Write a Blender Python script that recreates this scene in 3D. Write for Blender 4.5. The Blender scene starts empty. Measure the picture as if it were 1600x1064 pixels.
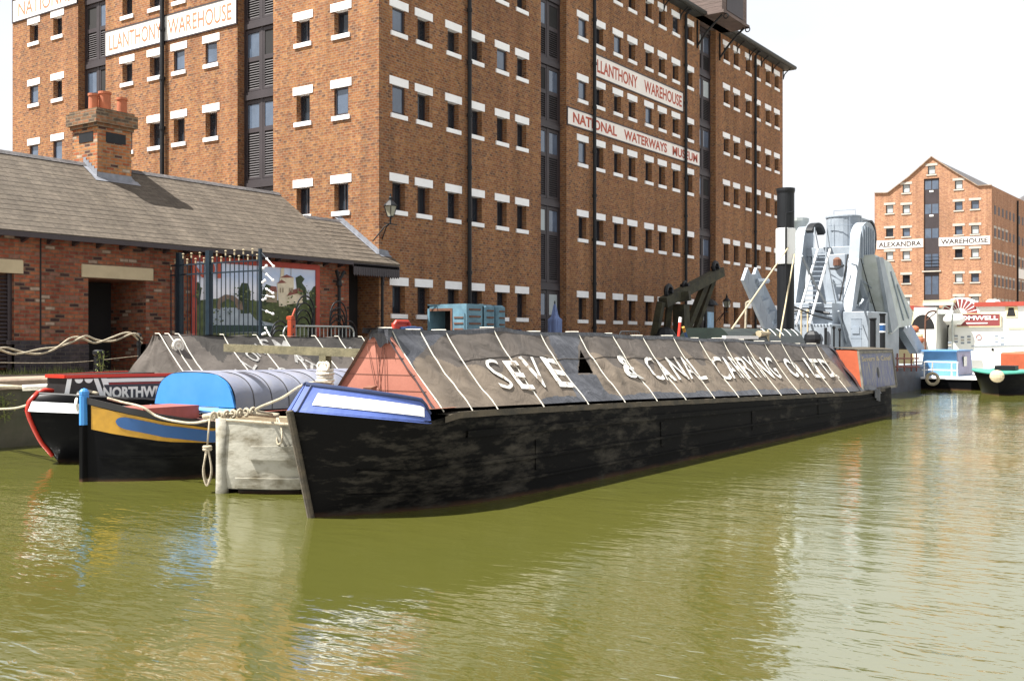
import bpy, math, random
import numpy as np
from mathutils import Vector, noise
random.seed(7)
# ------------------------------------------------------------------ camera
# world frame: X runs along the quay away from the camera, Y goes inland, Z up, water at z = 0
f_px = 1643.0
Rv = np.array([.56838, -.82278, 0.0]); Fv = np.array([.82278, .56838, 0.0]); Uv = np.array([0, 0, 1.0])
CAM = np.array([-24.777, -22.194, 2.0])
scn = bpy.context.scene
cd = bpy.data.cameras.new('camera'); cam = bpy.data.objects.new('camera', cd)
scn.collection.objects.link(cam); scn.camera = cam
cam.location = CAM
cam.rotation_euler = (math.radians(90), 0, math.atan2(Fv[1], Fv[0]) - math.radians(90))
cd.sensor_width = 36; cd.lens = 36 * f_px / 1600; cd.clip_start = .1; cd.clip_end = 3000
cd.shift_y = -1.0 / 1600
scn.render.resolution_x = 1024; scn.render.resolution_y = 680
# ------------------------------------------------------------------ world + sun
SUN_EL, SUN_AZ = 59.8, 141.0
w = bpy.data.worlds.new('World'); scn.world = w; w.use_nodes = True
nt = w.node_tree; nt.nodes.clear()
def N(t, typ, **kw):
    n = t.nodes.new(typ)
    for k, v in kw.items():
        if k.startswith('i_'): n.inputs[k[2:]].default_value = v
        else: setattr(n, k, v)
    return n
out = N(nt, 'ShaderNodeOutputWorld'); bg = N(nt, 'ShaderNodeBackground')
sky = N(nt, 'ShaderNodeTexSky', sky_type='NISHITA', sun_disc=False)
sky.sun_elevation = math.radians(SUN_EL); sky.sun_rotation = math.radians(90 - SUN_AZ)
sky.air_density = 1.0; sky.dust_density = 2.0
tc = N(nt, 'ShaderNodeTexCoord')
mp = N(nt, 'ShaderNodeMapping'); mp.inputs['Scale'].default_value = (1, 1, 2.2)
cn = N(nt, 'ShaderNodeTexNoise'); cn.inputs['Scale'].default_value = 2.2; cn.inputs['Detail'].default_value = 5
cr = N(nt, 'ShaderNodeValToRGB'); cr.color_ramp.elements[0].position = .28; cr.color_ramp.elements[1].position = .5
cr.color_ramp.elements[0].color = (.72, .72, .72, 1); cr.color_ramp.elements[1].color = (1, 1, 1, 1)
mx = N(nt, 'ShaderNodeMix', data_type='RGBA')
SKYC = 3.65
mx.inputs['B'].default_value = (SKYC * .97, SKYC * .99, SKYC * 1.03, 1)
L = nt.links.new
L(tc.outputs['Generated'], mp.inputs['Vector']); L(mp.outputs['Vector'], cn.inputs['Vector'])
L(cn.outputs['Fac'], cr.inputs['Fac']); L(cr.outputs['Color'], mx.inputs['Factor'])
L(sky.outputs['Color'], mx.inputs['A']); L(mx.outputs['Result'], bg.inputs['Color'])
bg.inputs['Strength'].default_value = 0.1
L(bg.outputs['Background'], out.inputs['Surface'])
sl = bpy.data.lights.new('sun', 'SUN'); so = bpy.data.objects.new('sun', sl); scn.collection.objects.link(so)
sl.energy = 5.0; sl.angle = math.radians(.5); sl.color = (1, .97, .915)
so.rotation_euler = (0, math.radians(90 - SUN_EL), math.radians(SUN_AZ)); so.location = (-30, 30, 40)
vs = scn.view_settings; vs.view_transform = 'Standard'; vs.look = 'None'; vs.gamma = 1; vs.exposure = 1.52
# ------------------------------------------------------------------ pixel <-> place helpers (photo is 1600 x 1064)
def ray(u, v): return Fv + (u - 800) / f_px * Rv + (531 - v) / f_px * Uv
def P(u, v, D): return CAM + D * ray(u, v)
def onY(u, v, Y):
    r = ray(u, v); return CAM + (Y - CAM[1]) / r[1] * r
def onX(u, v, X):
    r = ray(u, v); return CAM + (X - CAM[0]) / r[0] * r
def onZ(u, v, Z):
    r = ray(u, v); return CAM + (Z - CAM[2]) / r[2] * r
def onPl(u, v, p0, n):
    r = ray(u, v); n = np.array(n, float); return CAM + ((np.array(p0) - CAM) @ n) / (r @ n) * r
# ------------------------------------------------------------------ materials
def lin(c):
    return tuple(((x / 12.92) if x <= .04045 else ((x + .055) / 1.055) ** 2.4) for x in c)
def mat(name, col, rough=.7, var=.25, scale=3.0, col2=None, metal=0, bump=.0, bscale=None, detail=6, spec=.5, lo=.35, hi=.65, stretch=None, coat=0):
    m = bpy.data.materials.new(name); m.use_nodes = True; t = m.node_tree; b = t.nodes['Principled BSDF']
    b.inputs['Roughness'].default_value = rough; b.inputs['Metallic'].default_value = metal
    b.inputs['Specular IOR Level'].default_value = spec
    if coat: b.inputs['Coat Weight'].default_value = coat
    c2 = col2 or tuple(x * (1 - var) for x in col)
    tcn = N(t, 'ShaderNodeTexCoord'); vec = tcn.outputs['Object']
    if stretch:
        mpp = N(t, 'ShaderNodeMapping'); mpp.inputs['Scale'].default_value = stretch
        t.links.new(vec, mpp.inputs['Vector']); vec = mpp.outputs['Vector']
    nz = N(t, 'ShaderNodeTexNoise'); nz.inputs['Scale'].default_value = scale; nz.inputs['Detail'].default_value = detail
    nz.inputs['Roughness'].default_value = .62
    t.links.new(vec, nz.inputs['Vector'])
    rp = N(t, 'ShaderNodeValToRGB'); e = rp.color_ramp.elements
    e[0].position = lo; e[1].position = hi; e[0].color = (*col, 1); e[1].color = (*c2, 1)
    t.links.new(nz.outputs['Fac'], rp.inputs['Fac']); t.links.new(rp.outputs['Color'], b.inputs['Base Color'])
    if bump:
        bn = N(t, 'ShaderNodeTexNoise'); bn.inputs['Scale'].default_value = bscale or scale * 6; bn.inputs['Detail'].default_value = 4
        bp = N(t, 'ShaderNodeBump'); bp.inputs['Strength'].default_value = bump; bp.inputs['Distance'].default_value = .02
        t.links.new(vec, bn.inputs['Vector']); t.links.new(bn.outputs['Fac'], bp.inputs['Height']); t.links.new(bp.outputs['Normal'], b.inputs['Normal'])
    return m
def brick(name, stops, mortar, bw=.24, rh=.082, ms=.012, stain=.25, mix_scale=.35, rough=.9, dirt=(.10, .06, .045)):
    """running-bond brick from UVs in metres; every brick picks its own tone from the stops"""
    m = bpy.data.materials.new(name); m.use_nodes = True; t = m.node_tree; b = t.nodes['Principled BSDF']
    b.inputs['Roughness'].default_value = rough; b.inputs['Specular IOR Level'].default_value = .2
    uv = N(t, 'ShaderNodeUVMap')
    bt = N(t, 'ShaderNodeTexBrick'); bt.inputs['Scale'].default_value = 1; bt.inputs['Brick Width'].default_value = bw
    bt.inputs['Row Height'].default_value = rh; bt.inputs['Mortar Size'].default_value = ms; bt.inputs['Mortar Smooth'].default_value = .3
    bt.inputs['Color1'].default_value = (0, 0, 0, 1); bt.inputs['Color2'].default_value = (1, 1, 1, 1); bt.inputs['Mortar'].default_value = (.5, .5, .5, 1)
    t.links.new(uv.outputs['UV'], bt.inputs['Vector'])
    rp = N(t, 'ShaderNodeValToRGB'); cr = rp.color_ramp; cr.interpolation = 'CONSTANT'
    while len(cr.elements) < len(stops): cr.elements.new(.5)
    for e, (p, c) in zip(cr.elements, stops): e.position = p; e.color = (*c, 1)
    t.links.new(bt.outputs['Color'], rp.inputs['Fac'])
    n2 = N(t, 'ShaderNodeTexNoise'); n2.inputs['Scale'].default_value = mix_scale; n2.inputs['Detail'].default_value = 5; n2.inputs['Roughness'].default_value = .6
    t.links.new(uv.outputs['UV'], n2.inputs['Vector'])
    n3 = N(t, 'ShaderNodeTexNoise'); n3.inputs['Scale'].default_value = 9; n3.inputs['Detail'].default_value = 4
    t.links.new(uv.outputs['UV'], n3.inputs['Vector'])
    r2 = N(t, 'ShaderNodeMapRange'); r2.inputs['From Min'].default_value = .48; r2.inputs['From Max'].default_value = .75; r2.inputs['To Max'].default_value = stain
    t.links.new(n2.outputs['Fac'], r2.inputs['Value'])
    m0 = N(t, 'ShaderNodeMix', data_type='RGBA'); m0.inputs['B'].default_value = (*mortar, 1)
    t.links.new(bt.outputs['Fac'], m0.inputs['Factor']); t.links.new(rp.outputs['Color'], m0.inputs['A'])
    m1 = N(t, 'ShaderNodeMix', data_type='RGBA'); m1.inputs['B'].default_value = (*dirt, 1)
    t.links.new(r2.outputs['Result'], m1.inputs['Factor']); t.links.new(m0.outputs['Result'], m1.inputs['A'])
    hv = N(t, 'ShaderNodeHueSaturation'); r3 = N(t, 'ShaderNodeMapRange'); r3.inputs['From Min'].default_value = .3; r3.inputs['From Max'].default_value = .7
    r3.inputs['To Min'].default_value = .75; r3.inputs['To Max'].default_value = 1.2
    t.links.new(n3.outputs['Fac'], r3.inputs['Value']); t.links.new(r3.outputs['Result'], hv.inputs['Value'])
    mps = N(t, 'ShaderNodeMapping'); mps.inputs['Scale'].default_value = (1.6, .10, 1); ns = N(t, 'ShaderNodeTexNoise'); ns.inputs['Scale'].default_value = 1.0; ns.inputs['Detail'].default_value = 6; ns.inputs['Roughness'].default_value = .65
    t.links.new(uv.outputs['UV'], mps.inputs['Vector']); t.links.new(mps.outputs['Vector'], ns.inputs['Vector'])
    rs = N(t, 'ShaderNodeMapRange'); rs.inputs['From Min'].default_value = .35; rs.inputs['From Max'].default_value = .68; rs.inputs['To Min'].default_value = 1.1; rs.inputs['To Max'].default_value = .72
    t.links.new(ns.outputs['Fac'], rs.inputs['Value']); hs2 = N(t, 'ShaderNodeHueSaturation'); t.links.new(rs.outputs['Result'], hs2.inputs['Value']); t.links.new(m1.outputs['Result'], hs2.inputs['Color'])
    t.links.new(hs2.outputs['Color'], hv.inputs['Color']); t.links.new(hv.outputs['Color'], b.inputs['Base Color'])
    bp = N(t, 'ShaderNodeBump', invert=True); bp.inputs['Strength'].default_value = .5; bp.inputs['Distance'].default_value = .01
    t.links.new(bt.outputs['Fac'], bp.inputs['Height']); t.links.new(bp.outputs['Normal'], b.inputs['Normal'])
    return m
def slate(name, c1, c2, dark, bw=.3, rh=.2, lichen=True):
    m = brick(name, [(0, c1), (.3, c2), (.62, tuple(.5 * (a + b) for a, b in zip(c1, c2))), (.9, tuple(.8 * a for a in c1))], dark, bw, rh, .006, .25, .5, .75, tuple(.7 * a for a in c1))
    if lichen:
        t = m.node_tree; b = t.nodes['Principled BSDF']; src = b.inputs['Base Color'].links[0].from_socket
        uv = N(t, 'ShaderNodeUVMap')
        for sc, th, col in ((2.2, .74, (.42, .26, .06)), (4.5, .76, (.55, .52, .44))):
            n = N(t, 'ShaderNodeTexNoise'); n.inputs['Scale'].default_value = sc; n.inputs['Detail'].default_value = 8; n.inputs['Roughness'].default_value = .75
            t.links.new(uv.outputs['UV'], n.inputs['Vector'])
            r = N(t, 'ShaderNodeMapRange'); r.inputs['From Min'].default_value = th - .06; r.inputs['From Max'].default_value = th; r.inputs['To Max'].default_value = .7
            t.links.new(n.outputs['Fac'], r.inputs['Value'])
            mm = N(t, 'ShaderNodeMix', data_type='RGBA'); mm.inputs['B'].default_value = (*col, 1)
            t.links.new(r.outputs['Result'], mm.inputs['Factor']); t.links.new(src, mm.inputs['A']); src = mm.outputs['Result']
        t.links.new(src, b.inputs['Base Color'])
    return m
M = {}
M['brick_new'] = brick('warehouse brick', [(0, (.275, .115, .044)), (.2, (.235, .092, .037)), (.4, (.305, .143, .056)), (.56, (.21, .077, .033)), (.66, (.13, .062, .038)), (.72, (.175, .078, .038)), (.80, (.285, .127, .048)), (.9, (.225, .106, .054))], (.26, .18, .115), .165, .082, .011, .45, .22, .9, (.13, .062, .038))
M['brick_old'] = brick('old brick', [(0, (.24, .07, .038)), (.25, (.18, .052, .032)), (.45, (.28, .10, .05)), (.62, (.22, .105, .075)), (.74, (.05, .028, .026)), (.82, (.27, .08, .04)), (.95, (.33, .25, .19))], (.15, .105, .07), .24, .086, .013, .3, .5)
M['brick_chim'] = brick('chimney brick', [(0, (.38, .135, .05)), (.3, (.32, .095, .042)), (.55, (.42, .19, .075)), (.74, (.08, .04, .035)), (.80, (.38, .16, .065)), (.93, (.40, .31, .23))], (.28, .2, .125), .24, .086, .014, .3, 1.0)
M['brick_far'] = brick('distant brick', [(0, (.36, .175, .095)), (.3, (.41, .21, .12)), (.6, (.33, .15, .085)), (.85, (.27, .125, .08))], (.40, .30, .21), .235, .082, .011, .2, .2)  # palette paled to imitate haze and overexposure at a distance
M['engineering'] = brick('blue brick plinth', [(0, (.045, .04, .045)), (.4, (.06, .05, .055)), (.75, (.035, .03, .035))], (.07, .06, .055), .24, .086, .012, .3, .8)
M['cap_brick'] = brick('mossy brick', [(0, (.2, .1, .05)), (.4, (.27, .12, .06)), (.7, (.1, .07, .05))], (.2, .15, .1), .24, .086, .014, .6, 2.0, .9, (.09, .085, .06))
M['slate'] = slate('roof slates', (.118, .097, .075), (.10, .082, .064), (.062, .051, .041))
M['slate_dark'] = slate('dark slates', (.13, .12, .12), (.10, .095, .095), (.05, .05, .05), lichen=False)
M['white'] = mat('white paint', (.84, .83, .82), .6, .08, 2.0)
M['white_bright'] = mat('bright white paint', (.8, .8, .78), .5, .06, 3)
M['far_stone'] = mat('pale distant stone', (.46, .43, .38), .85, .2, 2)
M['cream_stone'] = mat('cream stone', (.47, .39, .25), .85, .15, 2.5, bump=.2)
M['iron'] = mat('black ironwork', (.009, .010, .012), .5, .3, 5, spec=.3)
M['iron_blue'] = mat('dark blue ironwork', (.014, .026, .038), .5, .3, 5, spec=.3)
M['purple_brown'] = mat('brown loading doors', (.036, .027, .030), .55, .3, 1.2, bump=.1)
M['recess_dark'] = mat('dark interior', (.012, .011, .011), .9, .3, 2)  # near-black colour stands in for shade inside doorways and openings
M['frame_dark'] = mat('dark window frame', (.035, .024, .026), .5, .2, 4)
M['terracotta'] = mat('terracotta', (.42, .125, .055), .8, .2, 6)
M['lead'] = mat('lead flashing', (.24, .25, .28), .55, .3, 5, metal=.2)
M['sign_white'] = mat('sign board', (.80, .74, .68), .6, .08, 1.2)
M['sign_left'] = mat('sign board in sunlit tone', (.80, .78, .74), .6, .05, 1.2)  # paler copy of the board, sunlight put into its colour
M['sign_red'] = mat('red lettering', (.42, .07, .03), .6, .15, 5)
M['sign_orange'] = mat('faded orange lettering', (.46, .17, .085), .6, .15, 5)
M['wood_lucam'] = mat('brown weatherboard', (.15, .105, .09), .8, .45, 1.5, stretch=(1, 1, 14), bump=.3)
M['gutter'] = mat('eaves gutter', (.03, .034, .032), .6, .3, 3)
def glass(name, col, rough=.04, spec=.5):
    m = mat(name, col, rough, .3, 1.5, spec=spec); return m
M['glass'] = glass('window glass', (.02, .026, .034))
M['glass_sky_tint'] = glass('glass with painted sky reflection', (.09, .12, .17), .03, .9)  # pale blue base colour imitates sky mirrored in the panes
M['blind'] = mat('window blind', (.38, .42, .43), .5, .1, 4)
# ------------------------------------------------------------------ mesh builder
def nv(v): 
    v = Vector(v); return v.normalized() if v.length else v
class MB:
    def __init__(s): s.v = []; s.f = []; s.mi = []; s.uv = None
    def add(s, vs, fs, mi=0):
        o = len(s.v); s.v += [tuple(map(float, q)) for q in vs]
        for q in fs: s.f.append(tuple(o + i for i in q)); s.mi.append(mi)
        return s
    def quad(s, a, b, c, d, mi=0): return s.add([a, b, c, d], [(0, 1, 2, 3)], mi)
    def poly(s, pts, mi=0): return s.add(pts, [tuple(range(len(pts)))], mi)
    def box(s, x0, x1, y0, y1, z0, z1, mi=0):
        x0, x1 = sorted((x0, x1)); y0, y1 = sorted((y0, y1)); z0, z1 = sorted((z0, z1))
        vs = [(x, y, z) for z in (z0, z1) for y in (y0, y1) for x in (x0, x1)]
        return s.add(vs, [(0, 2, 3, 1), (4, 5, 7, 6), (0, 1, 5, 4), (2, 6, 7, 3), (0, 4, 6, 2), (1, 3, 7, 5)], mi)
    def bbox(s, x0, x1, y0, y1, z0, z1, b=.02, mi=0):
        """box with chamfered vertical and top edges"""
        x0, x1 = sorted((x0, x1)); y0, y1 = sorted((y0, y1))
        def ring(i, z): return [(x0 + i + b, y0 + i, z), (x1 - i - b, y0 + i, z), (x1 - i, y0 + i + b, z), (x1 - i, y1 - i - b, z), (x1 - i - b, y1 - i, z), (x0 + i + b, y1 - i, z), (x0 + i, y1 - i - b, z), (x0 + i, y0 + i + b, z)]
        vs = ring(0, z0) + ring(0, z1 - b) + ring(b, z1)
        fs = [tuple(range(7, -1, -1)), tuple(range(16, 24))]
        for k in (0, 8): fs += [(k + i, k + (i + 1) % 8, k + 8 + (i + 1) % 8, k + 8 + i) for i in range(8)]
        return s.add(vs, fs, mi)
    def beam(s, a, b, w, h=None, mi=0, up=(0, 0, 1)):
        a = Vector(a); b = Vector(b); d = nv(b - a); u = Vector(up)
        if abs(d.dot(u)) > .98: u = Vector((1, 0, 0))
        sx = nv(d.cross(u)); sz = nv(sx.cross(d)); h = h or w
        vs = []
        for q in (a, b):
            for i, j in ((-1, -1), (1, -1), (1, 1), (-1, 1)): vs.append(q + sx * (i * w / 2) + sz * (j * h / 2))
        return s.add(vs, [(3, 2, 1, 0), (4, 5, 6, 7), (0, 1, 5, 4), (1, 2, 6, 5), (2, 3, 7, 6), (3, 0, 4, 7)], mi)
    def tube(s, pts, r, n=8, mi=0, caps=True):
        pts = [Vector(p) for p in pts]; o = len(s.v); prev = None; rings = []
        for i, p in enumerate(pts):
            d = nv(pts[min(i + 1, len(pts) - 1)] - pts[max(i - 1, 0)])
            if prev is None:
                a = Vector((0, 0, 1)) if abs(d.z) < .9 else Vector((1, 0, 0)); x = nv(d.cross(a))
            else: x = nv(prev - d * prev.dot(d))
            prev = x; y = d.cross(x); rr = r[i] if isinstance(r, (list, tuple)) else r
            rings.append([p + (x * math.cos(2 * math.pi * k / n) + y * math.sin(2 * math.pi * k / n)) * rr for k in range(n)])
        vs = [q for R_ in rings for q in R_]; fs = []
        for i in range(len(pts) - 1):
            for k in range(n): fs.append((i * n + k, i * n + (k + 1) % n, (i + 1) * n + (k + 1) % n, (i + 1) * n + k))
        if caps: fs += [tuple(range(n - 1, -1, -1)), tuple((len(pts) - 1) * n + k for k in range(n))]
        return s.add(vs, fs, mi)
    def lathe(s, cx, cy, prof, n=16, mi=0):
        vs = []; fs = []
        for z, r in prof:
            for k in range(n): vs.append((cx + r * math.cos(2 * math.pi * k / n), cy + r * math.sin(2 * math.pi * k / n), z))
        m = len(prof)
        for i in range(m - 1):
            for k in range(n): fs.append((i * n + k, i * n + (k + 1) % n, (i + 1) * n + (k + 1) % n, (i + 1) * n + k))
        fs += [tuple(range(n - 1, -1, -1)), tuple((m - 1) * n + k for k in range(n))]
        return s.add(vs, fs, mi)
    def ball(s, c, r, n=10, mi=0, sq=(1, 1, 1)):
        vs = []; fs = []; h = n // 2
        for i in range(1, h):
            a = math.pi * i / h
            for k in range(n):
                b = 2 * math.pi * k / n; vs.append((c[0] + r * sq[0] * math.sin(a) * math.cos(b), c[1] + r * sq[1] * math.sin(a) * math.sin(b), c[2] + r * sq[2] * math.cos(a)))
        t = len(vs); vs += [(c[0], c[1], c[2] + r * sq[2]), (c[0], c[1], c[2] - r * sq[2])]
        for i in range(h - 2):
            for k in range(n): fs.append((i * n + k, (i + 1) * n + k, (i + 1) * n + (k + 1) % n, i * n + (k + 1) % n))
        for k in range(n): fs.append((t, k, (k + 1) % n)); fs.append((t + 1, (h - 2) * n + (k + 1) % n, (h - 2) * n + k))
        return s.add(vs, fs, mi)
    def grid(s, fn, us, vs_, mi=0, skip=None):
        """fn(u,v)->point; mi may be fn(u,v)->slot"""
        o = len(s.v); nu, n_v = len(us), len(vs_)
        s.v += [tuple(map(float, fn(a, b))) for a in us for b in vs_]
        for i in range(nu - 1):
            for j in range(n_v - 1):
                uc, vc = (us[i] + us[i + 1]) / 2, (vs_[j] + vs_[j + 1]) / 2
                if skip and skip(uc, vc): continue
                s.f.append((o + i * n_v + j, o + (i + 1) * n_v + j, o + (i + 1) * n_v + j + 1, o + i * n_v + j + 1))
                s.mi.append(mi(uc, vc) if callable(mi) else mi)
        return s
    def prism(s, pts, vec, mi=0):
        n = len(pts); a = [Vector(p) for p in pts]; v = Vector(vec); b = [p + v for p in a]
        return s.add(a + b, [tuple(range(n)), tuple(range(2 * n - 1, n - 1, -1))] + [(i, i + n, (i + 1) % n + n, (i + 1) % n) for i in range(n)], mi)
    def torus(s, c, R_, r, axis='x', n=20, m=8, mi=0):
        vs = []; fs = []
        for i in range(n):
            a = 2 * math.pi * i / n
            for j in range(m):
                b = 2 * math.pi * j / m; q = (R_ + r * math.cos(b)); p = (q * math.cos(a), q * math.sin(a), r * math.sin(b))
                p = {'x': (p[2], p[0], p[1]), 'y': (p[0], p[2], p[1]), 'z': p}[axis]
                vs.append((c[0] + p[0], c[1] + p[1], c[2] + p[2]))
                fs.append((i * m + j, ((i + 1) % n) * m + j, ((i + 1) % n) * m + (j + 1) % m, i * m + (j + 1) % m))
        return s.add(vs, fs, mi)
    def build(s, name, mats, parent=None, smooth=False, fix=True):
        me = bpy.data.meshes.new(name)
        off = Vector((0, 0, 0)); q = parent
        while q is not None: off += q.location; q = q.parent
        me.from_pydata([(a - off.x, b - off.y, c - off.z) for a, b, c in s.v], [], s.f)
        if not isinstance(mats, (list, tuple)): mats = [mats]
        for m_ in mats: me.materials.append(m_)
        me.polygons.foreach_set('material_index', s.mi)
        if fix:
            import bmesh
            bm = bmesh.new(); bm.from_mesh(me); bmesh.ops.recalc_face_normals(bm, faces=bm.faces); bm.to_mesh(me); bm.free()
        uvl = me.uv_layers.new(name='UVMap')
        nf = len(me.loops); co = np.empty(len(me.vertices) * 3); me.vertices.foreach_get('co', co); co = co.reshape(-1, 3) + np.array(off)
        li = np.empty(nf, dtype=np.int32); me.loops.foreach_get('vertex_index', li); uv = np.empty((nf, 2))
        me.update()
        for p in me.polygons:
            n_ = p.normal; r0 = p.loop_start; r1 = r0 + p.loop_total; c_ = co[li[r0:r1]]
            if abs(n_.z) > .95: uv[r0:r1] = c_[:, :2]
            elif abs(n_.x) > abs(n_.y): uv[r0:r1, 0] = c_[:, 1]; uv[r0:r1, 1] = c_[:, 2] / max(.2, math.sqrt(1 - n_.z ** 2))
            else: uv[r0:r1, 0] = c_[:, 0]; uv[r0:r1, 1] = c_[:, 2] / max(.2, math.sqrt(1 - n_.z ** 2))
        uvl.data.foreach_set('uv', uv.ravel())
        if smooth: me.polygons.foreach_set('use_smooth', [True] * len(me.polygons))
        o = bpy.data.objects.new(name, me); scn.collection.objects.link(o)
        if parent: o.parent = parent
        return o
def thing(name, label, cat, loc=(0, 0, 0), group=None):
    o = bpy.data.objects.new(name, None); scn.collection.objects.link(o); o.location = loc
    o['label'] = label; o['category'] = cat
    if group: o['group'] = group
    bpy.context.view_layer.update(); return o
def tag(o, label=None, cat=None, group=None, kind=None):
    for k, v in (('label', label), ('category', cat), ('group', group), ('kind', kind)):
        if v: o[k] = v
    return o
def children_of(o): return [c for c in bpy.data.objects if c.parent == o]
def dup(root, loc, label, depth=0):
    r = root.copy(); scn.collection.objects.link(r); r.location = loc; r['label'] = label
    for ch in children_of(root):
        c = ch.copy(); scn.collection.objects.link(c); c.parent = r
        for g in children_of(ch):
            d = g.copy(); scn.collection.objects.link(d); d.parent = c
    return r
_tc = {}
def text2d(txt, bold=.0, shear=0.0, space=1.0):
    key = (txt, bold, shear, space)
    if key in _tc: return _tc[key]
    cu = bpy.data.curves.new('t', 'FONT'); cu.body = txt; cu.size = 1; cu.offset = bold; cu.resolution_u = 3; cu.shear = shear; cu.space_character = space
    o = bpy.data.objects.new('t', cu); scn.collection.objects.link(o); bpy.context.view_layer.update()
    dg = bpy.context.evaluated_depsgraph_get(); me = o.evaluated_get(dg).to_mesh()
    vs = np.array([v.co[:2] for v in me.vertices]); fs = [tuple(p.vertices) for p in me.polygons]
    bpy.data.objects.remove(o); bpy.data.curves.remove(cu)
    mn, mxx = vs.min(0), vs.max(0); vs = (vs - mn) / (mxx - mn)
    _tc[key] = (vs, fs); return vs, fs
def text_on(mb, txt, fn, bold=.0, mi=0, shear=0.0):
    """letters stretched over fn(a,b), a,b in 0..1"""
    vs, fs = text2d(txt, bold, shear); return mb.add([fn(a, b) for a, b in vs], fs, mi)
def lerp(a, b, t): return a + (b - a) * t
def ls(a, b, n): return [a + (b - a) * i / (n - 1) for i in range(n)]
# ================================================================== SETTING
G = 1.25      # quay level
QY = -3.38    # quay edge
m = bpy.data.materials.new('canal water'); m.use_nodes = True; t = m.node_tree; b = t.nodes['Principled BSDF']
b.inputs['Roughness'].default_value = .07; b.inputs['IOR'].default_value = 4.2
tcn = N(t, 'ShaderNodeTexCoord'); n1 = N(t, 'ShaderNodeTexNoise'); n1.inputs['Scale'].default_value = .12; n1.inputs['Detail'].default_value = 3
rp = N(t, 'ShaderNodeValToRGB'); rp.color_ramp.elements[0].position = .35; rp.color_ramp.elements[1].position = .7
rp.color_ramp.elements[0].color = (.074, .073, .014, 1); rp.color_ramp.elements[1].color = (.062, .065, .014, 1)
t.links.new(tcn.outputs['Object'], n1.inputs['Vector']); t.links.new(n1.outputs['Fac'], rp.inputs['Fac']); t.links.new(rp.outputs['Color'], b.inputs['Base Color'])
hsum = None
for sc, st, amp, rot in ((1.7, (1, .38, 1), .9, .35), (5.2, (1, .36, 1), .55, -.25), (12.0, (1, .42, 1), .26, .45), (.35, (1, 1, 1), .8, 0)):
    mpn = N(t, 'ShaderNodeMapping'); mpn.inputs['Scale'].default_value = st; mpn.inputs['Rotation'].default_value = (0, 0, math.radians(34) + rot)
    nn = N(t, 'ShaderNodeTexNoise'); nn.inputs['Scale'].default_value = sc; nn.inputs['Detail'].default_value = 2.0; nn.inputs['Roughness'].default_value = .5
    nn.inputs['Distortion'].default_value = .4
    t.links.new(tcn.outputs['Object'], mpn.inputs['Vector']); t.links.new(mpn.outputs['Vector'], nn.inputs['Vector'])
    ml = N(t, 'ShaderNodeMath', operation='MULTIPLY'); ml.inputs[1].default_value = amp; t.links.new(nn.outputs['Fac'], ml.inputs[0])
    if hsum is None: hsum = ml.outputs[0]
    else:
        ad = N(t, 'ShaderNodeMath', operation='ADD'); t.links.new(hsum, ad.inputs[0]); t.links.new(ml.outputs[0], ad.inputs[1]); hsum = ad.outputs[0]
# calmer and rougher patches
n5 = N(t, 'ShaderNodeTexNoise'); n5.inputs['Scale'].default_value = .22; n5.inputs['Detail'].default_value = 2
t.links.new(tcn.outputs['Object'], n5.inputs['Vector'])
r5 = N(t, 'ShaderNodeMapRange'); r5.inputs['From Min'].default_value = .38; r5.inputs['From Max'].default_value = .62; r5.inputs['To Min'].default_value = .35; r5.inputs['To Max'].default_value = 1.0
t.links.new(n5.outputs['Fac'], r5.inputs['Value'])
bp = N(t, 'ShaderNodeBump'); bp.inputs['Distance'].default_value = .030; t.links.new(r5.outputs['Result'], bp.inputs['Strength'])
t.links.new(hsum, bp.inputs['Height']); t.links.new(bp.outputs['Normal'], b.inputs['Normal'])
M['water'] = m
tag(MB().quad((-300, -500, 0), (600, -500, 0), (600, 60, 0), (-300, 60, 0)).build('water', M['water']), kind='structure')
M['paving'] = mat('quay surface', (.27, .21, .15), .9, .35, 1.6, col2=(.18, .14, .10), bump=.3)
g = MB(); g.box(-90, 400, QY + .3, 300, -.5, G); g.box(62, 400, -300, QY + .3, -.5, G - .004)
tag(g.build('quay_ground', M['paving']), kind='structure')
M['quaywall'] = mat('mossy quay stone', (.10, .085, .06), .9, .4, 1.2, col2=(.045, .05, .025), bump=.8, bscale=6)
M['coping'] = mat('quay coping stone', (.33, .25, .18), .85, .35, 2.5, col2=(.2, .14, .10), bump=.4)
qw = thing('quay_wall', 'mossy dark stone quay wall along the moored boats, with a pale coping', 'quay wall', (-14, QY, 0))
def wav(x, z): return QY + .03 * noise.noise(Vector((x * 2, z * 3, 3)))
MB().grid(lambda x, z: (x, wav(x, z), z), ls(-60, 61.9, 500), ls(-.4, G - .17, 9)).build('stone_face', M['quaywall'], qw)
cp = MB(); x = -60
while x < 61:
    l = random.uniform(.9, 1.5); cp.bbox(x + .008, x + l, QY - .06 + random.uniform(-.01, .01), QY + .5, G - .17, G + .012 + random.uniform(-.008, .01), .03); x += l
cp.build('coping', M['coping'], qw)
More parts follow.
